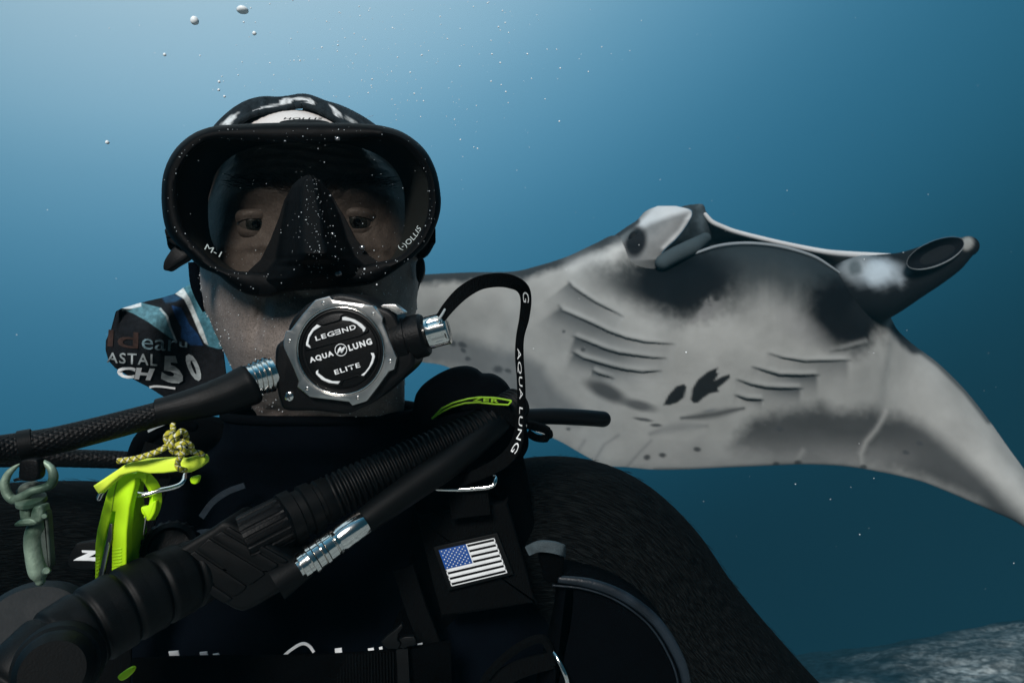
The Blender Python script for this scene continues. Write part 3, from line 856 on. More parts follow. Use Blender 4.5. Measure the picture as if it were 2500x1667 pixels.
# eyelids join the body mesh
EYES = [(625, 548, .4800), (872, 543, .4822)]
lidv = []
for ex, ey, ed in EYES:
    c = P(ex, ey, ed)
    dn_ = -c / np.linalg.norm(c); rx_ = np.cross(dn_, (0, 0, 1.)); rx_ = -rx_ / np.linalg.norm(rx_); uz_ = np.cross(dn_, rx_); uz_ = uz_ if uz_[2] > 0 else -uz_
    if rx_[0] < 0: rx_ = -rx_
    for up in (1, -1):
        az = np.linspace(-1.15, 1.15, 40)
        lim = (.33 if up > 0 else -.30) * np.cos(az * 1.25).clip(0) - .02
        tt = np.linspace(0, 1, 14)
        el = lim[:, None] * (1 - tt) + up * 1.25 * tt
        rr = .0132 + .0016 * np.sin(np.pi * np.clip(tt * 1.6, 0, 1)) * (up > 0) + .0010 * np.sin(np.pi * tt) - .004 * tt ** 3
        A = az[:, None] * np.ones_like(el)
        L = c + (rr * np.sin(A) * np.cos(el))[..., None] * rx_ + (rr * np.cos(A) * np.cos(el))[..., None] * dn_ + (rr * np.sin(el) * (1 + 0 * A))[..., None] * uz_
        mb.grid(L, flip=(up < 0)); lidv.append(L.shape[0] * L.shape[1])
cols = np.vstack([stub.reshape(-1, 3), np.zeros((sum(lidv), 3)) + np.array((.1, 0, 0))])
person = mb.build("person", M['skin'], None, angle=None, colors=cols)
tag(person, "stubble-cheeked diver facing the camera in black wetsuit with patterned bandana", "person")
iris_m = mat("grey_green_iris", (.030, .034, .031), .2, spec=.5, var=.6, vscale=900)
pupil_m = mat("pupil", (.002, .002, .002), .15, spec=.6)
for ex, ey, ed in EYES:
    c = P(ex, ey, ed)
    mb = MB(); blob(mb, c, .0124, ICO3); eo = mb.build("eye", M['eye_white'], person, angle=None)
    dirv = -c / np.linalg.norm(c)
    for nm, ang, rr, mm in (("iris", .55, .01255, iris_m), ("pupil", .21, .0127, pupil_m)):
        x = np.cross(dirv, (0, 0, 1.)); x /= np.linalg.norm(x); y = np.cross(x, dirv)
        loops = []
        for k in range(6):
            a = ang * (1 - k / 5.) + .002
            loops.append([c + rr * (math.cos(a) * dirv + math.sin(a) * (math.cos(p) * x + math.sin(p) * y)) for p in np.linspace(0, 2 * np.pi, 24, endpoint=False)])
        mb = MB(); mb.loft(loops, True, False, True); mb.build(nm, mm, eo, angle=None)
# brows
for sx_, nm in ((-1, 0), (1, 1)):
    mb = MB()
    for i in range(170):
        t = random.random()
        x = 757 + sx_ * (28 + t * 175); y = 462 - 26 * math.sin(t * 2.2) + random.gauss(0, 8) + 8 * t
        u = (x - 756) * .47 / F
        d0 = .545 - .083 * math.sqrt(max(0, 1 - (u / .085) ** 2)) - .0055
        L = random.uniform(14, 26); a = math.radians(random.uniform(20, 75) if t < .35 else random.uniform(0, 30))
        p = []
        for k in range(4):
            f = k / 3
            p.append(P(x + sx_ * L * f * math.cos(a), y - L * f * math.sin(a) * (1 - .4 * f), d0 + (.0012 * f if False else 0) + sx_ * 0 + .35 * abs(u) * L * f * .00025 / .02 * .02 - .0012))
        tube_pts(mb, p, [.00016, .00016, .00013, .00004], 4)
    mb.build("eyebrow", M['hair'], person, angle=None)["kind"] = 'stuff'

# ---------------- wetsuit
WR = [(1003, 797, 222, .070, .076, .562), (1030, 797, 224, .071, .078, .563), (1066, 800, 242, .071, .08, .567), (1105, 812, 320, .072, .086, .582),
      (1150, 832, 440, .078, .095, .60), (1225, 850, 520, .088, .1, .615), (1340, 860, 560, .10, .11, .62), (1500, 860, 540, .112, .12, .61), (1740, 860, 520, .122, .12, .60)]
r = crom(WR, 120)
th = np.linspace(-np.pi, np.pi, 140, endpoint=False)[None, :]
s, c = np.sin(th), np.cos(th)
hw = r[:, 2:3] * r[:, 5:6] / F
X = hw * np.sign(s) * np.abs(s) ** .8 + (r[:, 1:2] - 1250) * r[:, 5:6] / F
Y = r[:, 5:6] - np.where(c > 0, r[:, 3:4], r[:, 4:5]) * np.sign(c) * np.abs(c) ** .8
Z = (833.5 - r[:, 0:1]) * r[:, 5:6] / F * np.ones_like(X)
Y = Y + .004 * (fbm(X * 40 + 9, Z * 40 + 9, 4, 2) - .5)
V = np.stack([X, Y, Z], 2); V = np.concatenate([V, V[:, :1]], 1)
mb = MB(); mb.grid(V)
# rolled collar edge
wet = mb.build("wetsuit", M['navy'], person, angle=None)
mb = MB()
cc = V[0]; tube_pts(mb, np.vstack([cc[:-1]]), np.full(len(cc) - 1, .0035), 10, False)
mb.build("collar_edge", M['neoprene'], wet, angle=None)

def sleeve(ctrl, name, n=90, seg=96):
    q = arc_resample(crom(ctrl, 300), n)
    c = np.array([P(*a[:3]) for a in q]); rr = q[:, 3] * q[:, 2] / F
    t, N, B = frames(c)
    th = np.linspace(0, 2 * np.pi, seg)
    wob = 1 + .018 * (fbm(np.linspace(0, 9, n)[:, None] + 0 * th, 2.2 * np.cos(th)[None] + 5 + 0 * np.linspace(0, 1, n)[:, None], 3, 6) - .5)
    V = c[:, None] + (rr[:, None] * wob * np.cos(th))[:, :, None] * N[:, None] + (rr[:, None] * wob * np.sin(th))[:, :, None] * B[:, None]
    mb = MB(); mb.grid(V, flip=False)
    C = np.zeros(V.shape); s = np.concatenate([[0], np.cumsum(np.linalg.norm(np.diff(c, axis=0), axis=1))])
    C[..., 0] = s[:, None] * 8; C[..., 1] = (np.abs(th - np.pi) / (np.pi))[None]
    o = mb.build(name, M['sleeve'], person, angle=None, colors=C.reshape(-1, 3))
    # short loose fibres standing off the knit
    mb2 = MB()
    tri = []
    for k in range(1500):
        i = random.randrange(3, n - 3); j = random.randrange(seg - 1)
        p = V[i, j]
        if (p - c[i])[1] > .3 * rr[i]: continue
        dn = (p - c[i]) / rr[i]
        a = t[i] * random.uniform(.004, .011) + dn * random.uniform(.0004, .0016) + np.cross(t[i], dn) * random.uniform(-.002, .002)
        w = np.cross(a, dn); w = w / np.linalg.norm(w) * .00022
        b0 = p + dn * .0004
        mb2.add([b0 - w, b0 + w, b0 + a * .6 + w * .6 + dn * .0003, b0 + a], [(0, 1, 2), (0, 2, 3)])
    f = mb2.build("fibres", mat("sleeve_fibre", (.008, .010, .0105), .8, spec=.1) if 'fib' not in M else M['fib'], o, angle=None)
    f["kind"] = 'stuff'
    M['fib'] = f.data.materials[0]
    return o
sleeve([(1150, 1335, .63, 190), (1320, 1340, .62, 224), (1430, 1352, .61, 222), (1530, 1425, .60, 214), (1630, 1553, .587, 206), (1780, 1735, .567, 209), (1980, 1960, .55, 214), (2200, 2220, .54, 214)], "sleeve")
sleeve([(430, 1420, .64, 190), (250, 1372, .58, 190), (110, 1358, .555, 182), (-60, 1375, .53, 185), (-300, 1430, .50, 190)], "sleeve")

# white print fragments low on the chest
fn = pxfn(.478)
for a, b, c_, d_ in [(411, 1588, 438, 1600), (487, 1590, 508, 1604), (519, 1594, 536, 1601), (817, 1581, 837, 1606), (898, 1581, 915, 1596), (925, 1578, 936, 1591), (1019, 1569, 1034, 1581)]:
    mb = MB(); slab(mb, [(a, b + 2), (c_ - 3, b), (c_, d_), (a + 2, d_)], fn, 3, .8); mb.build("letter", M['white'], wet, angle=50)
arc = arc_resample(crom([(683, 1609), (713, 1584), (738, 1571), (755, 1577), (766, 1592)], 40), 30)
tn = np.gradient(arc, axis=0); tn /= np.linalg.norm(tn, axis=1)[:, None]
nr = np.stack([tn[:, 1], -tn[:, 0]], 1)
mb = MB(); slab(mb, np.vstack([arc + nr * 3.5, (arc - nr * 3.5)[::-1]]), fn, 3, .8)
mb.build("letter", M['white'], wet, angle=50)

# ---------------- patterned bandana: cap and loose tail
mb = MB()
CV, CT, CZ, CX = head_surface(150, 200, .0060, detail=False)
CV = np.concatenate([CV, CV[:, :1]], 1); CT = np.concatenate([CT, CT[:, :1] + 2 * np.pi], 1)
edge = np.where(np.abs(CT) < 1.5, .1700 - .060 * np.clip(np.abs(CT) / 1.3, 0, 1.3) ** 2.0, .05)
edge = np.where(np.abs(CT) >= 1.5, np.maximum(.01, .1625 - .055 * 1.33 - .16 * (np.abs(CT) - 1.5)), edge)
Zc = CV[:, :, 2]
nz = CV.shape[0]
V = np.empty((60, CV.shape[1], 3))
for j in range(CV.shape[1]):
    e = edge[0, j]
    zz = Zc[:, j]; k = np.argmin(np.abs(zz - e))
    idx = np.linspace(0, k, 60)
    for a in range(3): V[:, j, a] = np.interp(idx, np.arange(nz), CV[:, j, a])
ang = CT[0]
cb = np.array((-.157, .55, .06)); dv = V - cb; dv /= np.linalg.norm(dv, axis=2)[:, :, None]
V += dv * (.0085 * (1 - sstep(np.linspace(0, 1, 60), .80, 1.0)))[:, None, None]
V[:, :, 2] += .0015 * np.sin(ang * 7)[None] * np.linspace(0, 1, 60)[:, None] * (np.abs(ang) < 1.6)
def bx_(X, Y): return X * 0
Vx = V[:, :, 0] * F / V[:, :, 1] + 1250; Vy = 833.5 - V[:, :, 2] * F / V[:, :, 1]
C = np.ones(V.shape) * np.array((.014, .022, .028))
C *= (.5 + 1.1 * fbm(Vx / 6., Vy / 6., 3, 2))[..., None]
frontm = (np.abs(CT[0]) < 1.7)[None] * np.ones((60, 1)) > 0
def cpaint(mask, c_, k=1.):
    global C
    m = (mask * frontm * k)[..., None]; C = C * (1 - m) + np.array(c_) * m
zz = lambda L: [(350 + x * .3444, 200 + y * .3444) for x, y in L]
for poly in [[(775, 215), (800, 195), (850, 180), (905, 165), (960, 160), (965, 135), (1000, 118), (1065, 115), (1040, 155), (990, 165), (930, 175), (850, 190), (800, 220)],
             [(1000, 120), (1120, 112), (1190, 122), (1215, 145), (1215, 162), (1180, 162), (1120, 158), (1110, 150), (1160, 148), (1180, 138), (1120, 128), (1060, 128)]]:
    cpaint(soft_poly(Vx, Vy, zz(poly), 1.2), (.62, .66, .68))
cpaint(soft_poly(Vx, Vy, zz([(1315, 160), (1345, 175), (1390, 215), (1390, 255), (1350, 240), (1345, 205)]), 1.5), (.62, .66, .68))
cpaint(soft_poly(Vx, Vy, zz([(540, 310), (600, 255), (670, 215), (660, 250), (610, 310)]), 1.5), (.60, .65, .67))
cpaint(soft_poly(Vx, Vy, zz([(1440, 240), (1530, 300), (1490, 300), (1430, 262)]), 1.5), (.3, .33, .34))
mb.grid(V); cols = [C.reshape(-1, 3)]
# rolled front hem
hem = V[-1]; k0 = mb.n
tube_pts(mb, hem[:-1], np.full(len(hem) - 1, .0021), 10, False)
cols.append(np.ones((mb.n - k0, 3)) * np.array((.012, .018, .022)))
ban = mb.build("bandana", M['cloth'], person, angle=None, colors=np.vstack(cols))
zt = lambda L: [(240 + x * .2934, 640 + y * .2934) for x, y in L]
LB = zt([(190, 385), (145, 410), (105, 560), (62, 650), (60, 730), (85, 820), (140, 880), (240, 940), (320, 990), (420, 1040), (520, 1105)])
TB = zt([(190, 385), (350, 338), (430, 318), (520, 298), (640, 262), (700, 218), (760, 185), (830, 140), (960, 80)])
# grid between upper edge and lower edge
A = arc_resample(TB, 200); B = arc_resample(LB + [(430, 985), (560, 990)], 200)
tt = np.linspace(0, 1, 150)[None, :]
X = A[:, 0:1] * (1 - tt) + B[:, 0:1] * tt; Y = A[:, 1:2] * (1 - tt) + B[:, 1:2] * tt
ss = np.linspace(0, 1, 200)[:, None]
D = .575 + .035 * ss + .0 * tt - .022 * np.sin(np.pi * tt) * np.sin(np.pi * np.clip(ss * 1.1, 0, 1)) - .007 * np.sin(ss * 11 + tt * 5 + 1.5 * np.sin(tt * 6)) * np.sin(np.pi * tt) + .010 * (1 - np.clip(tt * 4, 0, 1)) ** 2
V = np.stack([(X - 1250) * D / F, D, (833.5 - Y) * D / F], 2)
C = np.ones(V.shape) * np.array((.0065, .0075, .0095)) * (.6 + .8 * fbm(X / 8., Y / 8., 3, 9))[..., None]
frontm = np.ones(X.shape)
def tpaint(poly, c_, soft=1.3, var=.5):
    global C
    m = soft_poly(X, Y, zt(poly), soft)[..., None]
    C = C * (1 - m) + np.array(c_) * (1 - var / 2 + var * fbm(X / 9., Y / 9., 4, 5))[..., None] * m
tpaint([(190, 385), (350, 335), (520, 380), (580, 450), (605, 540), (655, 662), (600, 630), (420, 500), (300, 432)], (.085, .20, .24), var=1.0)
tpaint([(185, 388), (355, 330), (358, 368), (200, 405)], (.60, .64, .65))
tpaint([(520, 380), (580, 450), (605, 540), (655, 662), (640, 655), (585, 530), (560, 450), (505, 390)], (.34, .40, .41))
tpaint([(700, 215), (830, 130), (870, 300), (960, 560), (1040, 715), (1000, 722), (905, 695), (855, 560), (745, 300)], (.050, .15, .19), var=.8)
tpaint([(640, 262), (705, 210), (760, 300), (870, 560), (915, 690), (885, 675), (840, 590), (770, 420), (715, 310)], (.48, .53, .53))
tpaint([(610, 360), (690, 380), (760, 520), (830, 600), (872, 692), (770, 690), (690, 630), (690, 540), (640, 450)], (.008, .035, .10), 2.0)
tpaint([(520, 285), (620, 262), (700, 300), (640, 330), (560, 340)], (.012, .045, .09), 3)
mb = MB(); mb.grid(V, flip=False)
V2 = V.copy(); V2[:, :, 1] += .0016; mb.grid(V2, flip=True)
for sl in ((slice(None), 0), (slice(None), -1), (0, slice(None)), (-1, slice(None))):
    mb.grid(np.stack([V[sl], V2[sl]], 1))
pad = mb.n - 2 * C.reshape(-1, 3).shape[0]
tail = mb.build("loose_end", M['cloth'], ban, angle=None, colors=np.vstack([C.reshape(-1, 3), C.reshape(-1, 3) * .5, np.ones((pad, 3)) * .02]))
VX = X; VY = Y; VD = D
def tail_depth(x, y):
    i = np.argmin((VX - x) ** 2 + (VY - y) ** 2); return VD.ravel()[i] - .0012
def tail_text(body, quad, m, **kw):
    """quad: zoom px corners of the lettering box: tl, tr, br, bl"""
    v, fs = text_geo(body, 1.0, **kw)
    lo = v.min(0); hi = v.max(0)
    a = (v[:, 0] - lo[0]) / (hi[0] - lo[0]); b = (v[:, 1] - lo[1]) / (hi[1] - lo[1])
    q = np.array(zt(quad))
    p = ((1 - a) * b)[:, None] * q[0] + (a * b)[:, None] * q[1] + (a * (1 - b))[:, None] * q[2] + ((1 - a) * (1 - b))[:, None] * q[3]
    mm = MB(); mm.add([P(x, y, tail_depth(x, y)) for x, y in p], fs)
    mm.build("lettering", m, tail, angle=None)
tail_text("ld", [(85, 560), (335, 585), (330, 720), (75, 700)], M['brown_print'], bold=.01)
tail_text("ear", [(362, 632), (660, 650), (655, 745), (360, 722)], M['teal_print'], bold=0)
tail_text("u", [(675, 660), (740, 665), (738, 712), (672, 706)], M['teal_print'], bold=.012)
tail_text("ASTAL", [(74, 750), (490, 765), (490, 866), (70, 834)], M['pale'], bold=.012, spacing=1.15)
tail_text("CH", [(152, 865), (472, 885), (430, 985), (160, 960)], M['white'], bold=.05)
tail_text("5", [(542, 780), (650, 780), (730, 1030), (520, 985)], M['pale'], bold=.05)
tail_text("0", [(700, 768), (800, 760), (880, 985), (790, 990)], M['pale'], bold=.05)
mm = MB(); arc = arc_resample(crom([(425, 1040), (470, 1032), (540, 1036), (640, 1050)], 30), 20)
tn = np.gradient(arc, axis=0); tn /= np.linalg.norm(tn, axis=1)[:, None]; nr = np.stack([-tn[:, 1], tn[:, 0]], 1)
pp = np.array(zt(np.vstack([arc + nr * 9, (arc - nr * 9)[::-1]])))
mm.add([P(x, y, tail_depth(x, y)) for x, y in pp], [tuple(range(len(pp)))]); mm.build("lettering", M['white'], tail, angle=None)
# dark hood edge in front of the ear
mb = MB()
ribbon(mb, [(470, 640, .545, 10, 1, 0, .3), (478, 690, .546, 13, 1, 0, .3), (487, 725, .548, 10, 1, 0, .3), (500, 760, .552, 5, 1, 0, .3)], 30, .002)
mb.build("hood_edge", M['navy'], ban, angle=None)
# stray hair
mb = MB(); tube(mb, [(866, 292, .53, .5), (885, 290, .53, .45), (912, 282, .53, .25)], 14, 5); mb.build("stray_hair", M['pale'], person, angle=None)

# ================================================================== DIVE MASK
OUT = [(677, 300), (808, 300), (880, 302), (935, 308), (987, 325), (1035, 363), (1063, 413), (1075, 469), (1075, 515), (1059, 565), (1035, 604), (987, 645), (935, 680),
       (887, 697), (798, 705), (712, 711), (653, 725), (598, 717), (557, 692), (533, 672), (488, 651), (453, 618), (425, 590), (408, 566), (398, 531), (394, 475),
       (400, 420), (424, 369), (460, 334), (498, 315), (546, 306)]
INN = [(694, 350), (815, 346), (870, 341), (918, 338), (970, 348), (1011, 382), (1039, 427), (1046, 475), (1042, 527), (1022, 575), (994, 610), (966, 630), (932, 638),
       (880, 648), (800, 656), (712, 662), (640, 664), (574, 661), (536, 648), (488, 606), (453, 565), (436, 510), (433, 458), (436, 424), (457, 386), (488, 355), (529, 342), (600, 344), (650, 347)]
N_ = 200
oo = arc_resample(crom(OUT, 600, True), N_, True); ii = arc_resample(crom(INN, 600, True), N_, True)
cen = np.array((745., 505.))
def byang(p):
    a = np.arctan2(p[:, 1] - cen[1], p[:, 0] - cen[0]); return a
angs = np.linspace(-np.pi, np.pi, N_, endpoint=False)
def radial(p):
    p = arc_resample(p, 1500, True); a = byang(p); r = np.linalg.norm(p - cen, axis=1); o = np.argsort(a)
    return cen + np.interp(angs, a[o], r[o], period=2 * np.pi)[:, None] * np.stack([np.cos(angs), np.sin(angs)], 1)
oo = radial(oo); ii = radial(ii)
ca_, sa_ = np.cos(angs), np.sin(angs)
rs_ = (np.abs(ca_ / 240) ** 2.7 + np.abs(sa_ / np.where(sa_ > 0, 182, 160)) ** 2.7) ** (-1 / 2.7)
cont = cen + np.array((3, 4)) + rs_[:, None] * np.stack([ca_, sa_], 1)
LP = lambda p, d: [P(x, y, d) for x, y in p]
mask = thing("dive_mask", "black frameless dive mask with bubble-flecked wide lens over the diver's eyes", "dive mask")
mb = MB()
mb.loft([LP(oo * .97 + cen * .03, .480), LP(oo, .462), LP(oo, .440), LP(oo, .432), LP(inset(oo, 3), .4270), LP(inset(oo, 9), .4238), LP(oo * .55 + ii * .45, .4225), LP(oo * .2 + ii * .8, .4232),
         LP(ii + (cen - ii) * -.006, .4246), LP(ii, .4262), LP(ii, .4300)], True, flip=True)
mask_frame = mb.build("frame", M['silicone'], mask, angle=50)
mb = MB()
mb.loft([LP(ii, .4300), LP(ii * .8 + cont * .2, .437), LP(ii * .35 + cont * .65, .460), LP(cont, .486)], True, flip=True)
mb.build("inner_skirt", M['skirt'], mask, angle=50)
mb = MB()
ii2 = ii + (ii - cen) * .004
mb.loft([LP(ii2, .4300), LP(ii2, .4268)], True, True, True)
mb.build("lens", M['glass'], mask, angle=30)
# nose pocket
NL = [(748, 428), (729, 438), (712, 455), (694, 489), (681, 531), (660, 586), (636, 634), (608, 660), (588, 684), (598, 712)]
NR = [(764, 428), (784, 442), (805, 469), (822, 500), (839, 527), (867, 582), (901, 624), (932, 645), (930, 672), (890, 695)]
A = arc_resample(NL, 90); B = arc_resample(NR, 90)
u = np.linspace(0, 1, 80)[None, :]; t = np.linspace(0, 1, 90)[:, None]
X = A[:, 0:1] * (1 - u) + B[:, 0:1] * u; Y = A[:, 1:2] * (1 - u) + B[:, 1:2] * u
bul = np.interp(t, [0, .15, .45, .66, .72, .78, .9, 1], [.004, .012, .026, .036, .032, .020, .012, .002])
wid = np.interp(t, [0, .3, .7, 1], [.45, .36, .26, .3])
pr = 1 - sstep(np.abs(u - .5) * 2, wid * .6, wid * 1.9 + .25)
groove = .004 * np.exp(-((np.abs(u - .5) * 2 - wid * 1.5) / .09) ** 2) * np.sin(np.pi * t)
D = .4258 - bul * pr - .0015 * np.sin(np.pi * u) + groove * .6
V = np.stack([(X - 1250) * D / F, D, (833.5 - Y) * D / F], 2)
NOSE = V
mb = MB(); mb.grid(V, flip=True); V2 = V.copy(); V2[:, :, 1] = np.maximum(V[:, :, 1] + .0025, .4262); 
mb.grid(V2, flip=False)
mb.build("nose_pocket", M['silicone'], mask, angle=None)
# top badge with raised lettering
bf = Frame(743, 299, .4335, rot=-1, pitch=-38)
mb = MB()
slab(mb, [(62 * math.cos(a), 15 * math.sin(a)) for a in np.linspace(0, 2 * np.pi, 40, endpoint=False)], bf, 14, 3)
bd = mb.build("badge", M['rubber'], mask, angle=50)
mb = MB(); bf2 = Frame(742, 293, .450, rot=-1, pitch=-52)
text_in_box(mb, "HOLLIS", bf2, (-48, -7, 46, 7), w=3, bold=.03, spacing=1.15, extrude=.08); mb.build("lettering", M['rubber'], bd, angle=50)
# printed lettering on the glass
lf = Frame(521, 612, .4262, rot=-28)
mb = MB(); text_in_box(mb, "M-1", lf, (-21, -7, 21, 7), w=1.0, bold=-.004); mb.build("lettering", M['lens_print'], mask, angle=None)
lf = Frame(1003, 584, .4262, rot=45)
v, fs = text_geo("(-)OLLIS", 1.0, bold=.0, spacing=1.05)
lo = v.min(0); hi = v.max(0)
a = ((v[:, 0] - lo[0]) / (hi[0] - lo[0]) - .5) * 72; b = ((v[:, 1] - lo[1]) / (hi[1] - lo[1]) - .5) * 17
mb = MB(); mb.add([lf(x, y + .0055 * x * x - 3, 1.0) for x, y in zip(a, b)], fs); mb.build("lettering", M['lens_print'], mask, angle=None)
# strap and buckle
mb = MB()
ribbon(mb, [(412, 560, .447, 22, 0, 1, 0), (418, 590, .462, 20, .1, 1, 0), (455, 610, .50, 20, 0, 1, 0), (492, 600, .56, 22, 0, 1, 0), (560, 560, .655, 24, 0, 1, 0), (760, 520, .69, 24, 0, 1, 0),
            (930, 560, .655, 24, 0, 1, 0), (1005, 610, .56, 20, 0, 1, 0), (1036, 610, .50, 18, 0, 1, 0), (1058, 575, .452, 18, 0, 1, 0)], 80, .003)
mb.build("strap", M['silicone'], mask, angle=50)
mb = MB()
slab(mb, crom([(397, 655), (399, 638), (412, 616), (430, 597), (448, 604), (461, 622), (452, 634), (430, 647), (412, 659), (402, 660)], 50, True), pxfn(.452), 26, 5)
slab(mb, crom([(401, 560), (412, 590), (440, 600), (440, 570), (425, 555)], 30, True), pxfn(.446), 24, 4)
mb.build("buckle", M['plastic'], mask, angle=50)
mb = MB()
slab(mb, crom([(1016, 640), (1031, 630), (1036, 650), (1034, 672), (1024, 690), (1016, 676)], 30, True), pxfn(.50), 20, 4)
mb.build("buckle", M['plastic'], mask, angle=50)
# bubbles clinging to the mask
def bubble_field(pts, rmin, rmax, parent, name="clinging_bubbles"):
    mb = MB()
    for p in pts: blob(mb, p, rmin + (rmax - rmin) * random.random() ** 3, ICO1)
    o = mb.build(name, M['droplet'], parent, angle=None); o["kind"] = 'stuff'; return o
pts = []
for k in range(210):
    i = random.randrange(N_); f = random.random() ** .6
    p = oo[i] * (1 - f) + ii[i] * f
    if random.random() < .35 or (p[1] > 640) or p[0] > 1030 or random.random() < .3:
        pts.append(P(p[0], p[1], .4222 if .08 < f < .92 else .4265))
for k in range(140):
    i = int(random.betavariate(1.6, 1.6) * 88); j = int(np.clip(random.gauss(44, 15), 1, 78))
    pts.append(NOSE[i, j] + np.array((0, -.0003, 0)))
for k in range(60):
    i = random.randrange(N_); f = random.random() ** .5
    p = ii[i] * f + cen * (1 - f); pts.append(P(p[0], p[1], .4264))
bubble_field(pts, .00014, .00042, mask)
# larger half-moon droplets
mb = MB()
for x, y, r, d in [(824, 339, 7, .4222), (696, 345, 4, .4222), (806, 478, 4, .412), (812, 571, 5, .402), (884, 604, 7, .4215), (826, 668, 9, .4085), (818, 627, 4, .400)]:
    blob(mb, P(x, y, d), (r * d / F, .0006, r * .75 * d / F), ICO2)
mb.build("droplets", mat("clear_droplet", (.05, .055, .06), .08, spec=1.0, coat=1.0), mask, angle=None)["kind"] = 'stuff'
# bubbles on the skin
pts = []
for k in range(3200):
    i = random.randrange(60, 235); j = random.randrange(260)
    if abs(HT[i, j]) > 1.9: continue
    p = HV[i, j]
    if p[2] > .062 or p[2] < -.055: continue
    pts.append(p + np.array((0, -.0002, 0)) + rng.normal(0, .0005, 3))
bubble_field(pts[:1500], .00018, .00066, person)

# ================================================================== REGULATOR
reg = thing("regulator", "black scuba regulator with notched steel bezel and white lettering at the diver's mouth", "regulator")
RD = .378
rf = Frame(831, 857, RD, yaw=-3, pitch=4)
rk = RD / F
Z3 = lambda x, y: ((x - 985) * .2551, -(y - 695) * .2551)
def rfn(w0=0.0):
    return lambda u, v, w=0.0: rf(u, v, w + w0)
z3 = lambda L: [Z3(*p) for p in L]
mb = MB()
hs = z3([(305, 740), (330, 640), (430, 560), (450, 460), (530, 340), (690, 215), (920, 150), (1060, 158), (1200, 195), (1340, 262), (1480, 335), (1560, 470), (1640, 610), (1685, 770), (1650, 880),
         (1460, 1050), (1300, 1185), (1130, 1270), (980, 1320), (700, 1292), (400, 1285), (340, 1190), (312, 1060), (300, 900)])
slab(mb, arc_resample(crom(hs, 300, True), 120, True), rfn(-20), 120, 12, 4)
mb.build("housing", M['plastic'], reg, angle=40)
# mouthpiece tube into the mouth
mb = MB(); lathe(mb, rf(0, -20, -100), rf(0, -20, -330), [(0, 62 * rk), (1, 46 * rk)], 32); mb.build("mouthpiece", M['silicone'], reg)
# bezel
hexo = z3([(890, 168), (918, 205), (1120, 232), (1310, 262), (1402, 372), (1396, 418), (1460, 580), (1530, 755), (1500, 872), (1450, 890), (1345, 1035), (1232, 1178), (1088, 1222), (1060, 1185), (870, 1163), (672, 1140),
           (552, 1042), (570, 990), (505, 825), (428, 652), (430, 600), (456, 505), (500, 496), (620, 345), (750, 205)])
hp = arc_resample(hexo, 3000, True)
NA = 288
an = np.linspace(-np.pi, np.pi, NA, endpoint=False)
aa = np.arctan2(hp[:, 1], hp[:, 0]); rr = np.linalg.norm(hp, axis=1); o_ = np.argsort(aa)
ro = np.interp(an, aa[o_], rr[o_], period=2 * np.pi)
def ring(r, w): return [rf(r_ * math.cos(a), r_ * math.sin(a), w) for r_, a in zip(r * np.ones(NA), an)]
RI = 107.0
mb = MB()
mb.loft([ring(ro, -24), ring(ro, -3), ring(ro - .8, -1), ring(ro - 2.4, 0), ring(RI + 9 + 0 * ro, 1.5), ring(RI + 4 + 0 * ro, 1.0), ring(RI + 2, -1.5), ring(RI, -3), ring(RI, -18)], True, flip=False)
bez = mb.build("bezel", M['steel'], reg, angle=25)
mb = MB(); mb.loft([ring(RI + 1.5, -.5), ring(RI + .5, .8), ring(RI - 1.2, .6), ring(RI - 2, -.8), ring(RI - 2, -10)], True); mb.build("inner_rim", M['chrome'], bez, angle=60)
for x, y in [(832, 237), (1312, 340), (1467, 790), (1147, 1142), (655, 1055), (495, 597)]:
    u, v = Z3(x, y)
    mb = MB(); lathe(mb, rf(u, v, -2), rf(u, v, 2.0), [(0, 5.6 * rk), (.5, 5.6 * rk), (.85, 4.6 * rk), (1, 3.2 * rk), (.55, 2.6 * rk), (.5, .2 * rk)], 20)
    mb.build("screw", M['steel'], bez, angle=40)
# purge cover
mb = MB()
mb.loft([ring(RI - 2, -9), ring(RI - 3, -5), ring(RI - 8, -3.5), ring(98, -4.2), ring(96, -6.5), ring(92.5, -6.5), ring(91, -3.5), ring(88, -2.2), ring(60, -.8), ring(25, .2), ring(1, .4)], True, False, True)
pc = mb.build("purge_cover", M['plastic'], reg, angle=30)
for L in [[(765, 440), (720, 480), (680, 540), (656, 615), (655, 642), (700, 667), (690, 642), (676, 625), (692, 562), (732, 502), (802, 458)],
          [(1013, 370), (1040, 367), (1130, 394), (1195, 434), (1236, 475), (1226, 504), (1210, 512), (1204, 486), (1150, 437), (1090, 409), (1012, 400)],
          [(1280, 712), (1310, 714), (1322, 745), (1301, 810), (1262, 870), (1210, 932), (1182, 925), (1225, 893), (1264, 840), (1288, 780), (1294, 745)],
          [(768, 873), (745, 890), (745, 915), (800, 970), (870, 1001), (960, 1011), (978, 985), (900, 984), (832, 959), (786, 924), (765, 905)]]:
    mb = MB(); slab(mb, z3(L), rfn(3.0), 6, 1.0, 2); mb.build("accent", M['white'], pc, angle=50)
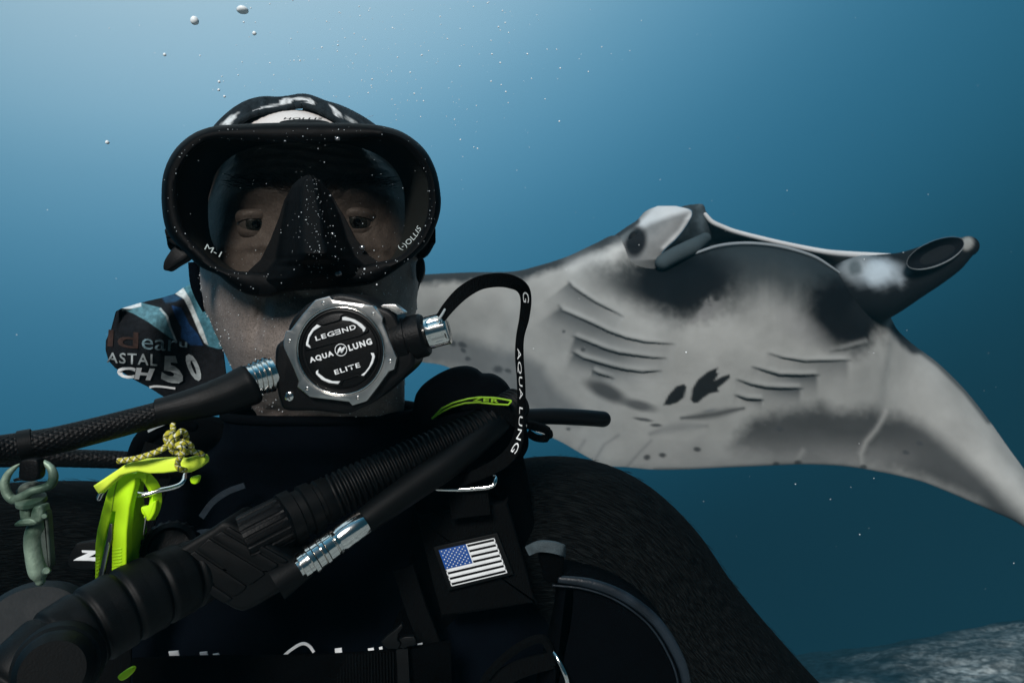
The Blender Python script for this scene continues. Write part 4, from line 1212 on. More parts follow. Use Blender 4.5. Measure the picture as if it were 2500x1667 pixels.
# raised panel edges around the accents
mb = MB()
for L in [[(650, 680), (640, 600), (690, 500), (760, 425), (830, 440), (985, 398), (1000, 355), (1040, 340), (1150, 380), (1240, 440), (1262, 500), (1180, 545), (940, 610), (720, 668), (650, 680)],
          [(735, 870), (740, 930), (810, 990), (900, 1022), (980, 1020), (1010, 970), (1150, 925), (1180, 940), (1215, 940), (1290, 850), (1335, 760), (1320, 705)]]:
    p = arc_resample(z3(L), 120)
    tube_pts(mb, [rf(a, b, 1.2) for a, b in p], np.full(120, 1.3 * rk), 8)
mb.build("panel_edge", M['rubber'], pc, angle=None)
def rot_frame_pt(zx, zy):
    du, dv = Z3(zx, zy); c_, s_ = math.cos(math.radians(17)), math.sin(math.radians(17))
    return du * c_ + dv * s_, -du * s_ + dv * c_
def rtxt(u, v, w=0.0):
    c_, s_ = math.cos(math.radians(17)), math.sin(math.radians(17))
    return rf(u * c_ - v * s_, u * s_ + v * c_, w)
def reg_text(body, cx, cy, wpx, hpx, **kw):
    u, v = rot_frame_pt(cx, cy)
    mb = MB(); text_in_box(mb, body, rtxt, (u - wpx / 2, v - hpx / 2, u + wpx / 2, v + hpx / 2), w=2.6, **kw); mb.build("lettering", M['white'], pc, angle=None)
reg_text("LEG", 840, 548, 49, 11.5, spacing=1.15, bold=.018)
# mirrored E drawn as a plain glyph of three bars
u, v = rot_frame_pt(965, 512)
mb = MB()
for dy in (-5, 0, 5): slab(mb, [(u - 7, v + dy - 1.1), (u + 6, v + dy - 1.1), (u + 6, v + dy + 1.1), (u - 7, v + dy + 1.1)], lambda a, b, w=0: rtxt(a, b, w + 2.8), 1.5, .3, 1)
slab(mb, [(u + 4.6, v - 6.1), (u + 7, v - 6.1), (u + 7, v + 6.1), (u + 4.6, v + 6.1)], lambda a, b, w=0: rtxt(a, b, w + 2.7), 1.5, .3, 1)
mb.build("lettering", M['white'], pc, angle=50)
reg_text("ND", 1075, 480, 35, 11.5, spacing=1.15, bold=.018)
reg_text("AQUA", 803, 752, 62, 15.5, spacing=1.25, bold=.045)
reg_text("LUNG", 1180, 632, 60, 15.5, spacing=1.25, bold=.045)
reg_text("ELITE", 1050, 862, 66, 11.5, spacing=1.15, bold=.018)
u, v = rot_frame_pt(993, 683)
mb = MB()
tl = []
for a in np.linspace(0, 2 * np.pi, 49): tl.append([rtxt(u + r_ * math.cos(a), v + r_ * math.sin(a), w_) for r_, w_ in ((15.4, 2), (15.2, 3), (13.6, 3), (13.4, 2))])
mb.loft(tl, True)
zig = [(-12, -5.5), (-6, 3.5), (0, 8), (2.5, 7), (1.5, 1.5), (9, 5), (12.5, 3), (6, -3), (0.5, -8), (-2.5, -6.5), (-1.5, -1), (-8, -5.5), (-11, -7)]
slab(mb, [(u + a, v + b) for a, b in zig], lambda a, b, w=0: rtxt(a, b, w + 3.0), 2, .4, 1)
mb.build("emblem", M['white'], pc, angle=50)
# adjusting knob side
def rz(x, y, w): u, v = Z3(x, y); return rf(u, v, w)
mb = MB(); lathe(mb, rz(1380, 650, -62), rz(1770, 548, -62), [(0, 50 * rk), (.3, 56 * rk), (.55, 56 * rk), (.56, 53 * rk), (.62, 53 * rk), (.63, 56 * rk), (.93, 55 * rk), (1, 50 * rk)], 48)
mb.build("knob_base", M['rubber'], reg, angle=30)
def flats(t, th):
    if t < .31: return np.ones_like(th)
    e = 1 if .42 < t < .93 else .0
    return 1 - e * .10 * np.clip(np.cos(th * 6) - .1, 0, 1) ** .6
mb = MB(); lathe(mb, rz(1690, 562, -62), rz(1990, 484, -62), [(0, 33 * rk), (.2, 34 * rk), (.24, 33 * rk), (.245, 30 * rk), (.29, 30 * rk), (.30, 38 * rk), (.34, 41 * rk), (.41, 41.5 * rk), (.46, 41.5 * rk), (.6, 41.5 * rk), (.8, 41.5 * rk), (.9, 41.5 * rk), (.95, 41.5 * rk), (.985, 40 * rk), (1, 37 * rk), (.99, 20 * rk), (.985, 1 * rk)], 96, flats)
mb.build("knob", M['chrome'], reg, angle=28)
lev = [(1355, 266), (1382, 252), (1498, 250), (1592, 325), (1588, 338), (1540, 350), (1518, 352), (1440, 302), (1375, 285)]
mb = MB(); slab(mb, z3(lev), rfn(-26), 30, 2.0)
for i in range(9):
    for j in range(5):
        x = 1400 + i * 17 + j * 12; y = 262 + j * 13 + i * 2.5
        if inside(np.array([x]), np.array([y]), lev)[0]:
            u, v = Z3(x, y); blob(mb, rf(u, v, -26), 1.5 * rk, ICO1)
mb.build("lever", M['steel'], reg, angle=40)
u, v = Z3(448, 1145)
mb = MB(); lathe(mb, rf(u, v, -26), rf(u, v, -14), [(0, 13 * rk), (.5, 13 * rk), (.85, 11.5 * rk), (1, 8 * rk), (1, .5 * rk)], 32)
sc_ = mb.build("cap_screw", M['chrome'], reg, angle=40)
mb = MB()
for a in (20, 110):
    c_, s_ = math.cos(math.radians(a)), math.sin(math.radians(a))
    slab(mb, [(u + c_ * p - s_ * q_, v + s_ * p + c_ * q_) for p, q_ in ((-8, -1.2), (8, -1.2), (8, 1.2), (-8, 1.2))], rfn(-13.3 + (a > 50) * .3), 2, .3, 1)
mb.build("slot", M['darksteel'], sc_, angle=40)
# hose collar
a_, b_ = P(598, 932, .383), P(668, 911, .392)
mb = MB(); lathe(mb, a_, b_, [(0, 35 * .386 / F), (1, 39 * .386 / F)], 40); core = mb.build("hose_collar", M['chrome'], reg)
for k in range(5):
    t0 = .10 + k * .165; R0 = (38 + k * 1.6) * .386 / F
    mb = MB(); lathe(mb, a_ + (b_ - a_) * t0, a_ + (b_ - a_) * (t0 + .115), [(0, R0 * .93), (.15, R0), (.85, R0), (1, R0 * .93)], 48); mb.build("collar_ring", M['chrome'], core, angle=50)
# braided hose with smooth sleeve
def braid(pitch, nstr, amp):
    def f(s, th):
        k = 2 * np.pi / pitch
        a = np.sin(nstr * th + k * s); b = np.sin(nstr * th - k * s)
        return 1 + amp * np.maximum(a * (np.sin(nstr * th * .5) > -2), b)
    return f
mb = MB(); tube(mb, [(-160, 1128, .315, 37), (0, 1098, .335, 35), (120, 1078, .345, 33), (260, 1044, .357, 31), (410, 1004, .369, 29)], 640, 128, True, braid(.0042, 18, .024))
mb.build("hose", M['rubber'], reg, angle=None)
mb = MB()
tube(mb, [(388, 1006, .367, 33.5), (440, 994, .369, 36), (500, 979, .373, 41), (560, 960, .379, 47), (598, 944, .3835, 50), (612, 938, .385, 50), (616, 936, .3855, 44)], 120, 64, True,
     lambda s, th: 1 + .012 * np.sin(7 * th + 90 * s) * np.sin(60 * s) + .004 * np.sin(th * 23))
mb.build("hose_sleeve", M['rubber_matte'], reg, angle=None)

# second braided hose behind
mb = MB(); tube(mb, [(-120, 1120, .47, 23), (60, 1117, .485, 22), (200, 1119, .50, 21.5), (340, 1126, .515, 21), (470, 1150, .53, 20)], 420, 64, True, braid(.0058, 12, .03))
h2 = mb.build("braided_hose", M['rubber'], None, angle=None)
tag(h2, "thin black braided hose running behind the thick sleeved one, lower left", "hose")

# loop band and hanging snap hook
mb = MB()
t_ = crom([(62, 1088, .341, 36), (66, 1087, .341, 36)], 2)
a_, b_ = P(46, 1090, .3395), P(82, 1083, .3425)
lathe(mb, a_, b_, [(0, 36.5 * .341 / F), (.05, 38.5 * .341 / F), (.95, 38 * .341 / F), (1, 36 * .341 / F)], 48)
lp = mb.build("rubber_band", M['rubber_matte'], None, angle=40)
tag(lp, "black rubber band wrapped round the braided hose, holding the bronze hook", "band")
mb = MB()
slab(mb, crom([(50, 1124), (88, 1122), (94, 1150), (90, 1168), (72, 1176), (46, 1170), (44, 1148)], 36, True), pxfn(.330), 26, 6)
slab(mb, [(30, 1170), (44, 1165), (52, 1172), (34, 1176)], pxfn(.331), 8, 2)
mb.build("knot", M['rubber'], lp, angle=50)

zk = lambda x, y: (x * .2552, 1080 + y * .2551)
hook = thing("snap_hook", "green weathered bronze swivel snap hook hanging from the thick hose", "snap hook")
def ztube(mb, L, d, n=60, seg=20, **kw):
    tube(mb, [(*zk(x, y), d + dd, r * .2552) for x, y, r, dd in L], n, seg, **kw)
HD = .335
mb = MB(); ztube(mb, [(188, 205, 6, 0), (140, 240, 22, 0), (80, 300, 33, 0), (45, 390, 40, 0), (70, 490, 42, 0), (130, 545, 44, .0), (200, 525, 42, -.002), (300, 470, 40, -.003), (400, 440, 40, -.002), (480, 405, 43, 0),
                      (512, 330, 42, 0), (490, 250, 36, 0), (430, 195, 27, 0), (365, 175, 17, 0), (298, 170, 5, 0)], HD, 120, 20, round_end=True)
mb.build("eye_ring", M['patina'], hook, angle=None)
mb = MB(); ztube(mb, [(190, 470, 30, 0), (240, 440, 52, 0), (330, 420, 52, 0), (375, 440, 30, 0)], HD + .006, 30, 20, round_end=True); mb.build("swivel_pin", M['patina_dark'], hook, angle=None)
mb = MB(); lathe(mb, P(*zk(290, 520), HD - .001), P(*zk(320, 625), HD + .001), [(0, 60 * .2552 * HD / F), (.15, 128 * .2552 * HD / F), (.45, 132 * .2552 * HD / F), (.6, 110 * .2552 * HD / F), (1, 60 * .2552 * HD / F)], 40)
mb.build("swivel_collar", M['patina'], hook, angle=40)
mb = MB(); slab(mb, crom([zk(*p) for p in [(188, 585), (270, 590), (272, 740), (190, 740)]], 40, True), pxfn(HD - .004), 30, 5)
mb.build("stem", M['patina'], hook, angle=50)
mb = MB(); slab(mb, crom([zk(*p) for p in [(140, 770), (200, 735), (290, 725), (345, 760), (330, 790), (250, 800), (150, 805), (130, 790)]], 40, True), pxfn(HD - .0065), 30, 5)
slab(mb, crom([zk(*p) for p in [(300, 640), (330, 610), (390, 605), (400, 680), (380, 760), (330, 760), (285, 720)]], 40, True), pxfn(HD - .006), 30, 6)
mb.build("thumb_lever", M['patina'], hook, angle=50)
mb = MB()
ztube(mb, [(385, 640, 62, 0), (372, 740, 88, 0), (345, 860, 108, 0), (330, 960, 102, 0), (335, 1060, 96, 0), (352, 1160, 98, 0), (372, 1250, 92, 0), (385, 1320, 50, 0)], HD + .003, 60, 28, round_end=True, flat=.8)
mb.build("hook_body", M['patina'], hook, angle=None)
mb = MB(); slab(mb, crom([zk(*p) for p in [(400, 640), (440, 660), (455, 780), (465, 950), (478, 1180), (440, 1180), (400, 1050), (385, 900), (420, 800)]], 50, True), pxfn(HD - .0035), 20, 4)
mb.build("gate", M['patina_dark'], hook, angle=50)
for x, y, r in ((445, 1228, 36), (425, 705, 26)):
    mb = MB(); lathe(mb, P(*zk(x, y), HD - .002), P(*zk(x, y), HD - .0065), [(0, r * .2552 * HD / F), (.7, r * .2552 * HD / F), (1, .7 * r * .2552 * HD / F)], 24); mb.build("rivet", M['patina'], hook, angle=40)

# ================================================================== BUOYANCY VEST
vest = thing("buoyancy_vest", "black buoyancy vest with shoulder straps and chrome rings worn over the diver's wetsuit", "buoyancy vest")
def curved(d, cx=800, k=2.2e-7):
    return pxfn(lambda x, y: d + k * (x - cx) ** 2)
# panels on the picture's right
mb = MB()
slab(mb, crom([(1012, 1090), (1080, 1062), (1180, 1052), (1255, 1070), (1285, 1150), (1300, 1250), (1330, 1340), (1368, 1400), (1362, 1500), (1340, 1600), (1330, 1760), (950, 1760), (945, 1640), (950, 1560), (985, 1450), (1000, 1330), (1005, 1200)], 90, True), curved(.492), 60, 14, 4)
mb.build("chest_panel", M['fabric'], vest, angle=50)
mb = MB()
pp = [(1022, 1268), (1238, 1232), (1302, 1468), (1078, 1500)]
slab(mb, arc_resample(crom([(1022, 1275), (1035, 1262), (1225, 1228), (1240, 1238), (1303, 1460), (1295, 1472), (1090, 1503), (1075, 1492)], 80, True), 60, True), pxfn(.4835), 30, 5)
mb.build("patch_panel", M['webbing'], vest, angle=50)
# panels on the picture's left
mb = MB()
slab(mb, crom([(452, 1022), (520, 1030), (560, 1060), (545, 1130), (500, 1220), (470, 1300), (455, 1420), (440, 1560), (440, 1760), (150, 1760), (165, 1600), (190, 1440), (230, 1300), (270, 1200), (312, 1110), (335, 1060), (380, 1035)], 90, True), curved(.515), 70, 16, 4)
mb.build("chest_panel", M['fabric'], vest, angle=50)
mb = MB()
tube(mb, [(318, 1125, .507, 12), (345, 1078, .503, 20), (380, 1050, .501, 22), (425, 1036, .503, 20), (470, 1040, .508, 14)], 50, 20, round_end=True)
mb.build("shoulder_pad", M['neoprene'], vest, angle=None)
mb = MB(); ribbon(mb, [(362, 1053, .4945, 3, .3, 1, 0), (385, 1041, .4935, 3.5, .3, 1, 0), (411, 1031, .4945, 3, .3, 1, 0)], 20, .001); mb.build("pad_highlight", M['pale'], vest, angle=50)  # pale strip standing in for a highlight along the shoulder pad
for L, hw in [([(492, 1262, .503, 8, 1, .5, 0), (520, 1225, .503, 8, 1, .6, 0), (556, 1200, .503, 8, .5, 1, 0), (598, 1184, .503, 7, .3, 1, 0)], 6),
              ([(470, 1312, .497, 10, .2, 1, 0), (492, 1302, .495, 10, .2, 1, 0), (530, 1298, .494, 9, .1, 1, 0)], 6)]:
    mb = MB(); ribbon(mb, L, 30, .0015); mb.build("lapel_trim", M['piping'], vest, angle=50)
mb = MB()
slab(mb, crom([(168, 1382), (180, 1335), (196, 1325), (250, 1326), (250, 1384)], 40, True), pxfn(.498), 20, 3)
lb = mb.build("label_tab", M['rubber_matte'], vest, angle=50)
mb = MB()
zf = pxfn(.4962)
zq = lambda L: [(x * .2552, 1080 + y * .2551) for x, y in L]
slab(mb, zq([(780, 1032), (915, 1036), (915, 1062), (845, 1098), (925, 1098), (925, 1136), (850, 1130), (698, 1128), (735, 1104), (840, 1058), (785, 1052)]), zf, 3, .6)
mb.build("lettering", M['white'], lb, angle=50)
# webbing straps down both sides
for L in [[(400, 1090, .492, 46, 1, .35, 0), (360, 1200, .486, 44, 1, .3, 0), (315, 1340, .480, 42, 1, .25, 0), (285, 1500, .476, 42, 1, .1, 0), (275, 1700, .474, 42, 1, 0, 0)],
          [(1130, 1075, .478, 52, 1, -.2, 0), (1138, 1160, .474, 50, 1, -.15, 0), (1150, 1260, .473, 48, 1, -.2, 0)],
          [(985, 1385, .483, 26, 1, -.2, 0), (1015, 1480, .482, 26, 1, -.3, 0), (1052, 1580, .480, 26, 1, -.3, 0), (1085, 1720, .478, 26, 1, -.2, 0)]]:
    mb = MB(); ribbon(mb, L, 50, .0025); mb.build("shoulder_strap", M['webbing'], vest, angle=50)
# cummerbund and its middle strap
mb = MB()
q = [(330, 1668, .470, 62, 0, 1, 0), (500, 1662, .462, 62, 0, 1, 0), (700, 1660, .458, 62, 0, 1, 0), (860, 1654, .458, 62, 0, 1, 0), (1000, 1640, .461, 62, 0, 1, 0), (1100, 1622, .470, 60, 0, 1, 0)]
ribbon(mb, q, 80, .004); mb.build("waist_band", M['fabric'], vest, angle=50)
mb = MB()
for k in range(26):
    x = 770 + k * 7.6; y = 1600 - (x - 770) * .06
    ribbon(mb, [(x, y, .4565, 1.7, 1, 0, 0), (x + 1, y + 50, .4563, 1.7, 1, 0, 0), (x + 2, y + 110, .4563, 1.7, 1, 0, 0)], 6, .0012)
mb.build("band_ribs", M['webbing'], vest, angle=50)["kind"] = 'stuff'
mb = MB(); ribbon(mb, [(982, 1582, .4545, 15, 1, 0, 0), (985, 1640, .4535, 15, 1, 0, 0), (988, 1740, .4535, 15, 1, 0, 0)], 12, .002); mb.build("pull_strap", M['rubber_matte'], vest, angle=50)
for L in [[(930, 1566), (944, 1552), (968, 1534), (981, 1521), (984, 1531), (972, 1548), (970, 1562), (978, 1570), (972, 1584), (947, 1584), (936, 1576)],
          [(974, 1560), (988, 1554), (1010, 1553), (1016, 1562), (1014, 1574), (996, 1578), (986, 1584), (974, 1580), (980, 1570)]]:
    mb = MB(); slab(mb, L, pxfn(.4515), 14, 2.5); mb.build("buckle", M['rubber_matte'], vest, angle=50)
# inflated bladder low on the picture's right, with piping
BL = [(1368, 1404), (1440, 1413), (1505, 1434), (1560, 1466), (1610, 1510), (1650, 1570), (1678, 1640), (1692, 1760)]
mb = MB()
slab(mb, arc_resample(crom(BL + [(1500, 1800), (1320, 1790), (1330, 1650), (1356, 1540), (1366, 1460)], 300, True), 120, True), pxfn(.478), 120, 34, 6)
bl = mb.build("bladder", M['neoprene'], vest, angle=None)
mb = MB(); tube(mb, [(x - 6, y + 9, .4755, r) for (x, y), r in zip(BL, (9, 12, 13, 13, 13, 13, 12, 11))], 90, 16, True, None, .8); mb.build("piping", M['piping'], bl, angle=None)
mb = MB(); 
B2 = [(x - 20 - .02 * (y - 1400), y + 24 - .1 * (x - 1368) * .2) for x, y in BL]
tube(mb, [(x, y, .4738, 2.6) for x, y in B2], 90, 10); mb.build("seam", M['piping'], bl, angle=None)
# grey webbing tab
mb = MB()
ribbon(mb, [(1290, 1343, .474, 12, .25, 1, 0), (1315, 1333, .470, 13, .05, 1, 0), (1345, 1334, .469, 14, -.05, 1, 0), (1368, 1340, .471, 14, -.1, 1, 0), (1374, 1346, .480, 13, 0, 1, 0)], 40, .004)
tb = mb.build("webbing_tab", M['grey_tab'], vest, angle=50)
mb = MB(); slab(mb, crom([(1318, 1352), (1372, 1350), (1374, 1395), (1366, 1420), (1332, 1420), (1322, 1390)], 40, True), pxfn(.474), 26, 7); mb.build("tab_stub", M['fabric'], tb, angle=50)
# air cell behind the shoulder
mb = MB()
slab(mb, arc_resample(crom([(1005, 985), (1020, 950), (1050, 924), (1090, 903), (1130, 897), (1158, 905), (1172, 916), (1200, 918), (1230, 936), (1252, 968), (1266, 1002), (1284, 1040), (1288, 1105), (1230, 1150), (1080, 1130), (1000, 1080)], 200, True), 100, True), pxfn(.525), 130, 40, 6)
mb.build("air_cell", M['neoprene'], vest, angle=None)
# shoulder badge with lime outline
zb = lambda x, y: (980 + x * .408, 620 + y * .408)
BO = [zb(*p) for p in [(182, 985), (240, 925), (310, 890), (400, 866), (470, 857), (560, 860), (660, 878), (640, 902), (560, 898), (460, 888), (380, 892), (300, 915), (240, 945)]]
mb = MB(); slab(mb, arc_resample(BO, 80, True), pxfn(.4755), 22, 3); bdg = mb.build("shoulder_badge", M['rubber_matte'], vest, angle=50)
mb = MB(); c = arc_resample(BO, 120, True); c = np.vstack([c, c[:1]])
tube_pts(mb, np.array([P(x, y, .4748) for x, y in c]), np.full(121, 2.3 * .475 / F), 8, False); mb.build("outline", M['lime'], bdg, angle=None)
mb = MB(); lf = Frame(*zb(505, 873), .4745, rot=-4); text_in_box(mb, "ZER", lf, (-32, -4.5, 32, 4.5), w=1.4, bold=.03, spacing=1.2); mb.build("lettering", M['lime'], bdg, angle=None)
mb = MB()
ribbon(mb, [(*zb(200, 985), .482, 7, .4, 1, 0), (*zb(310, 925), .478, 9, .2, 1, 0), (*zb(450, 905), .476, 10, 0, 1, 0), (*zb(590, 935), .477, 12, -.3, 1, 0), (*zb(690, 1010), .484, 13, -.5, 1, 0)], 50, .003)
mb.build("badge_webbing", M['webbing'], vest, angle=50)
# chrome rings
mb = MB(); tube(mb, [(1056, 1190, .474, 5.5), (1070, 1193, .470, 6), (1120, 1194, .468, 6), (1170, 1191, .468, 6), (1198, 1187, .468, 6), (1207, 1178, .469, 6), (1208, 1166, .472, 6), (1200, 1158, .478, 6)], 70, 16, round_end=True)
mb.build("ring", M['chrome'], vest, angle=None)
mb = MB(); tube(mb, [(1350, 1590, .471, 4), (1362, 1608, .468, 5), (1374, 1632, .466, 6), (1384, 1660, .465, 6), (1388, 1700, .465, 6)], 40, 16); mb.build("ring", M['chrome'], vest, angle=None)
mb = MB(); ribbon(mb, [(1175, 1700, .474, 6, 1, 0, .4), (1185, 1655, .472, 7, 1, .6, .4), (1250, 1590, .470, 8, .5, 1, .4), (1315, 1558, .470, 8, .2, 1, .4), (1340, 1578, .472, 8, -1, .6, .4), (1352, 1620, .474, 7, -1, .2, .4)], 60, .004)
mb.build("webbing_loop", M['webbing'], vest, angle=50)
mb = MB(); ribbon(mb, [(1200, 1668, .476, 22, 0, 1, 0), (1270, 1632, .474, 22, .3, 1, 0), (1350, 1610, .475, 20, .2, 1, 0)], 30, .003); mb.build("webbing_loop", M['webbing'], vest, angle=50)
# pull loop behind the lanyard
mb = MB(); ribbon(mb, [(1288, 1036, .545, 10, 0, 1, .3), (1312, 1042, .543, 11, 0, 1, .3), (1332, 1050, .542, 11, .3, 1, .3), (1340, 1060, .543, 10, 1, .2, .3), (1330, 1070, .545, 9, .3, -1, .3), (1308, 1068, .548, 9, 0, -1, .3), (1288, 1056, .55, 9, 0, -1, .3)], 60, .004)
mb.build("pull_loop", M['webbing'], vest, angle=50)
mb = MB(); tube(mb, [(1308, 1053, .541, .9), (1322, 1057, .5405, 1.1), (1330, 1060, .541, .7)], 12, 6); mb.build("pull_cord", M['white'], vest, angle=None)

# hose end poking out behind the shoulder
mb = MB(); tube(mb, [(1150, 1012, .60, 19), (1270, 1017, .615, 19.5), (1350, 1016, .628, 20), (1420, 1019, .64, 20), (1472, 1023, .65, 19.5)], 90, 28, round_end=True)
rh = mb.build("rubber_hose", M['rubber'], None, angle=None); tag(rh, "short black rubber hose end pointing right across the manta's belly", "hose")

# ================================================================== FLAG PATCH
flag = thing("flag_patch", "rubber flag patch with white field, black stripes and blue starred corner on the vest", "flag patch")
FD = .4795
ff = pxfn(FD)
Q0 = [np.array(p) for p in [(1057, 1335), (1214, 1300), (1255, 1402), (1095, 1442)]]
Q1 = [np.array(p) for p in [(1071, 1342), (1207, 1312), (1239, 1397), (1102.5, 1430)]]
def bl_(Q, s, t): return Q[0] * (1 - s) * (1 - t) + Q[1] * s * (1 - t) + Q[2] * s * t + Q[3] * (1 - s) * t
mb = MB(); slab(mb, Q0, ff, 12, 2.5); mb.build("backing", M['rubber_matte'], flag, angle=40)
def qslab(name, s0, t0, s1, t1, w, m, th=2.2, bev=.6, rnd=0):
    mb = MB()
    pts = [bl_(Q1, s0, t0), bl_(Q1, s1, t0), bl_(Q1, s1, t1), bl_(Q1, s0, t1)]
    slab(mb, pts, lambda x, y, w_=0: ff(x, y, w_ + w), th, bev, 2)
    return mb.build(name, m, flag, angle=40)
# white field as bars with the black stripes lying in recesses between them
qslab("field", 0, 0, 1, 1, 1.2, M['rubber_matte'], 1.4)
nS = 7
Hh = 1.0
edge = .022
tot = 13
hb = (1 - 2 * edge) / (7 * 1.0 + 6 * 1.28)
# black stripes: 4 beside the corner, 3 full width
ybl = []
y = edge
for k in range(7):
    ybl.append((y, y + hb)); y += hb * 2.28
prev = 0.0
for k, (a, b) in enumerate(ybl):
    s0 = .505 if k < 4 else .0
    if prev < a: 
        if k <= 3: qslab("stripe", .505, prev, 1, a, 3.0, M['white'])
        elif k == 4:
            qslab("stripe", .0, .535, 1, a, 3.0, M['white']) if a > .535 else None
            qslab("stripe", .505, prev, 1, min(a, .535), 3.0, M['white'])
        else: qslab("stripe", 0, prev, 1, a, 3.0, M['white'])
    prev = b
if prev < 1: qslab("stripe", 0, prev, 1, 1, 3.0, M['white'])
for s0, s1, t0, t1 in [(0, .018, .535, 1), (.982, 1, 0, 1), (.487, .505, 0, .535)]:
    qslab("edging", s0, t0, s1, t1, 3.0, M['white'])
qslab("canton", 0, 0, .487, .53, 3.0, M['canton'])
mb = MB()
for r_ in range(9):
    nn = 6 if r_ % 2 == 0 else 5
    for c_ in range(nn):
        s_ = .487 * ((c_ + (.5 if r_ % 2 == 0 else 1.0)) / 6.0) * .98 + .005; t_ = .53 * (r_ + .75) / 9.5
        x, y = bl_(Q1, s_, t_)
        pts = [(x + (2.1 if k % 2 == 0 else 1.0) * math.sin(k * math.pi / 5 - .2), y - (2.1 if k % 2 == 0 else 1.0) * math.cos(k * math.pi / 5 - .2)) for k in range(10)]
        slab(mb, pts, lambda a, b, w=0: ff(a, b, w + 4.2), 1.2, .3, 1)
mb.build("stars", M['white'], flag, angle=40)["kind"] = 'stuff'

# ================================================================== LANYARD
lan = thing("lanyard", "black woven lanyard with white lettering looping from the regulator knob to the shoulder", "lanyard")
LC = [(1076, 776, .380, 13, .75, .65, .0), (1095, 750, .383, 15, .75, .7, .0), (1128, 716, .390, 17, .55, .85, 0), (1168, 692, .398, 17, .2, 1, .1), (1210, 684, .408, 17, 0, 1, .15), (1245, 687, .416, 17, -.3, 1, .3),
      (1274, 702, .424, 16, -.9, .6, .5), (1284, 730, .430, 14, -1, .1, .5), (1280, 775, .436, 13, -1, 0, .6), (1270, 822, .442, 11, -1, 0, .8), (1268, 870, .447, 12, -1, 0, .8), (1272, 930, .452, 12, -1, 0, .9),
      (1273, 990, .456, 12, -1, 0, .9), (1270, 1040, .459, 13, -1, -.1, .7), (1260, 1085, .460, 16, -.9, -.5, .4), (1232, 1122, .459, 17, -.6, -.8, .2), (1185, 1150, .460, 15, -.3, -1, .1), (1125, 1172, .464, 14, -.2, -1, .1), (1050, 1186, .472, 13, -.2, -1, .1)]
mb = MB()
c, w, nn, hw = ribbon(mb, LC, 260, .0016)
lband = mb.build("strap", M['webbing'], lan, angle=50)
sarc = np.concatenate([[0], np.cumsum(np.linalg.norm(np.diff(c, axis=0), axis=1))])
face = np.where((nn @ np.array((0, -1, 0))) > 0, 1, -1)
def on_strap(s, v, off=.0011):
    p = np.array([np.interp(s, sarc, c[:, k]) for k in range(3)])
    ww = np.array([np.interp(s, sarc, w[:, k]) for k in range(3)]); n_ = np.array([np.interp(s, sarc, nn[:, k]) for k in range(3)])
    h = np.interp(s, sarc, hw)
    if n_ @ -p < 0: n_ = -n_
    return p + ww * v * h + n_ * off
def s_at(px, py):
    X = c[:, 0] * F / c[:, 1] + 1250; Y = 833.5 - c[:, 2] * F / c[:, 1]
    return sarc[np.argmin((X - px) ** 2 + (Y - py) ** 2)]
def strap_text(body, s0, s1):
    v, fs = text_geo(body, 1.0, bold=.0, spacing=1.1); lo = v.min(0); hi = v.max(0)
    a = (v[:, 0] - lo[0]) / (hi[0] - lo[0]); b = .40 - (v[:, 1] - lo[1]) / (hi[1] - lo[1]) * 1.05
    mb = MB(); mb.add([on_strap(s0 + (s1 - s0) * x, y) for x, y in zip(a, b)], fs); mb.build("lettering", M['white'], lband, angle=None)
strap_text("AQUA LUNG", s_at(1268, 850), s_at(1250, 1102))
strap_text("G", s_at(1280, 712), s_at(1284, 738))
mb = MB(); tube(mb, [(1068, 784, .3795, 3.5), (1078, 770, .379, 3.5), (1086, 756, .380, 3)], 12, 10, round_end=True); mb.build("end_clip", M['pale'], lan, angle=None)

# ================================================================== INFLATOR
inf = thing("inflator", "ribbed black inflator with corrugated hose running diagonally across the diver's chest", "inflator")
per = 10.2
def corr(s, th):
    return 1 + .075 * np.sign(np.sin(2 * np.pi * s / .0039)) * np.abs(np.sin(2 * np.pi * s / .0039)) ** .45 + 0 * th
mb = MB(); tube(mb, [(1262, 985, .505, 38), (1190, 1030, .482, 39), (1120, 1066, .468, 41), (1020, 1113, .456, 44), (920, 1160, .444, 48), (835, 1201, .434, 52), (800, 1218, .431, 53)], 460, 48, True, corr)
mb.build("corrugated_hose", M['rubber_matte'], inf, angle=None)
def bands(spec):
    return lambda s, th: 1 + 0 * th + np.interp(s, [a for a, b in spec], [b for a, b in spec])
mb = MB(); a_, b_ = P(815, 1211, .432), P(655, 1292, .410); kk = .42 / F
lathe(mb, a_, b_, [(0, 52 * kk), (.06, 56 * kk), (.20, 58 * kk), (.22, 54 * kk), (.27, 54 * kk), (.29, 62 * kk), (.44, 64 * kk), (.46, 57 * kk), (.56, 57 * kk), (.58, 66 * kk), (.74, 67 * kk), (.76, 59 * kk), (1, 58 * kk)], 64)
mb.build("cuff", M['rubber_matte'], inf, angle=35)
mb = MB(); lathe(mb, P(700, 1268, .414), P(590, 1325, .399), [(0, 58 * kk), (.08, 62 * kk), (.2, 62 * kk), (.9, 62 * kk), (1, 58 * kk)], 160,
                 lambda t, th: 1 - .05 * (np.sin(th * 20) > .2) * (.1 < t < .95)); mb.build("knurled_nut", M['rubber'], inf, angle=30)
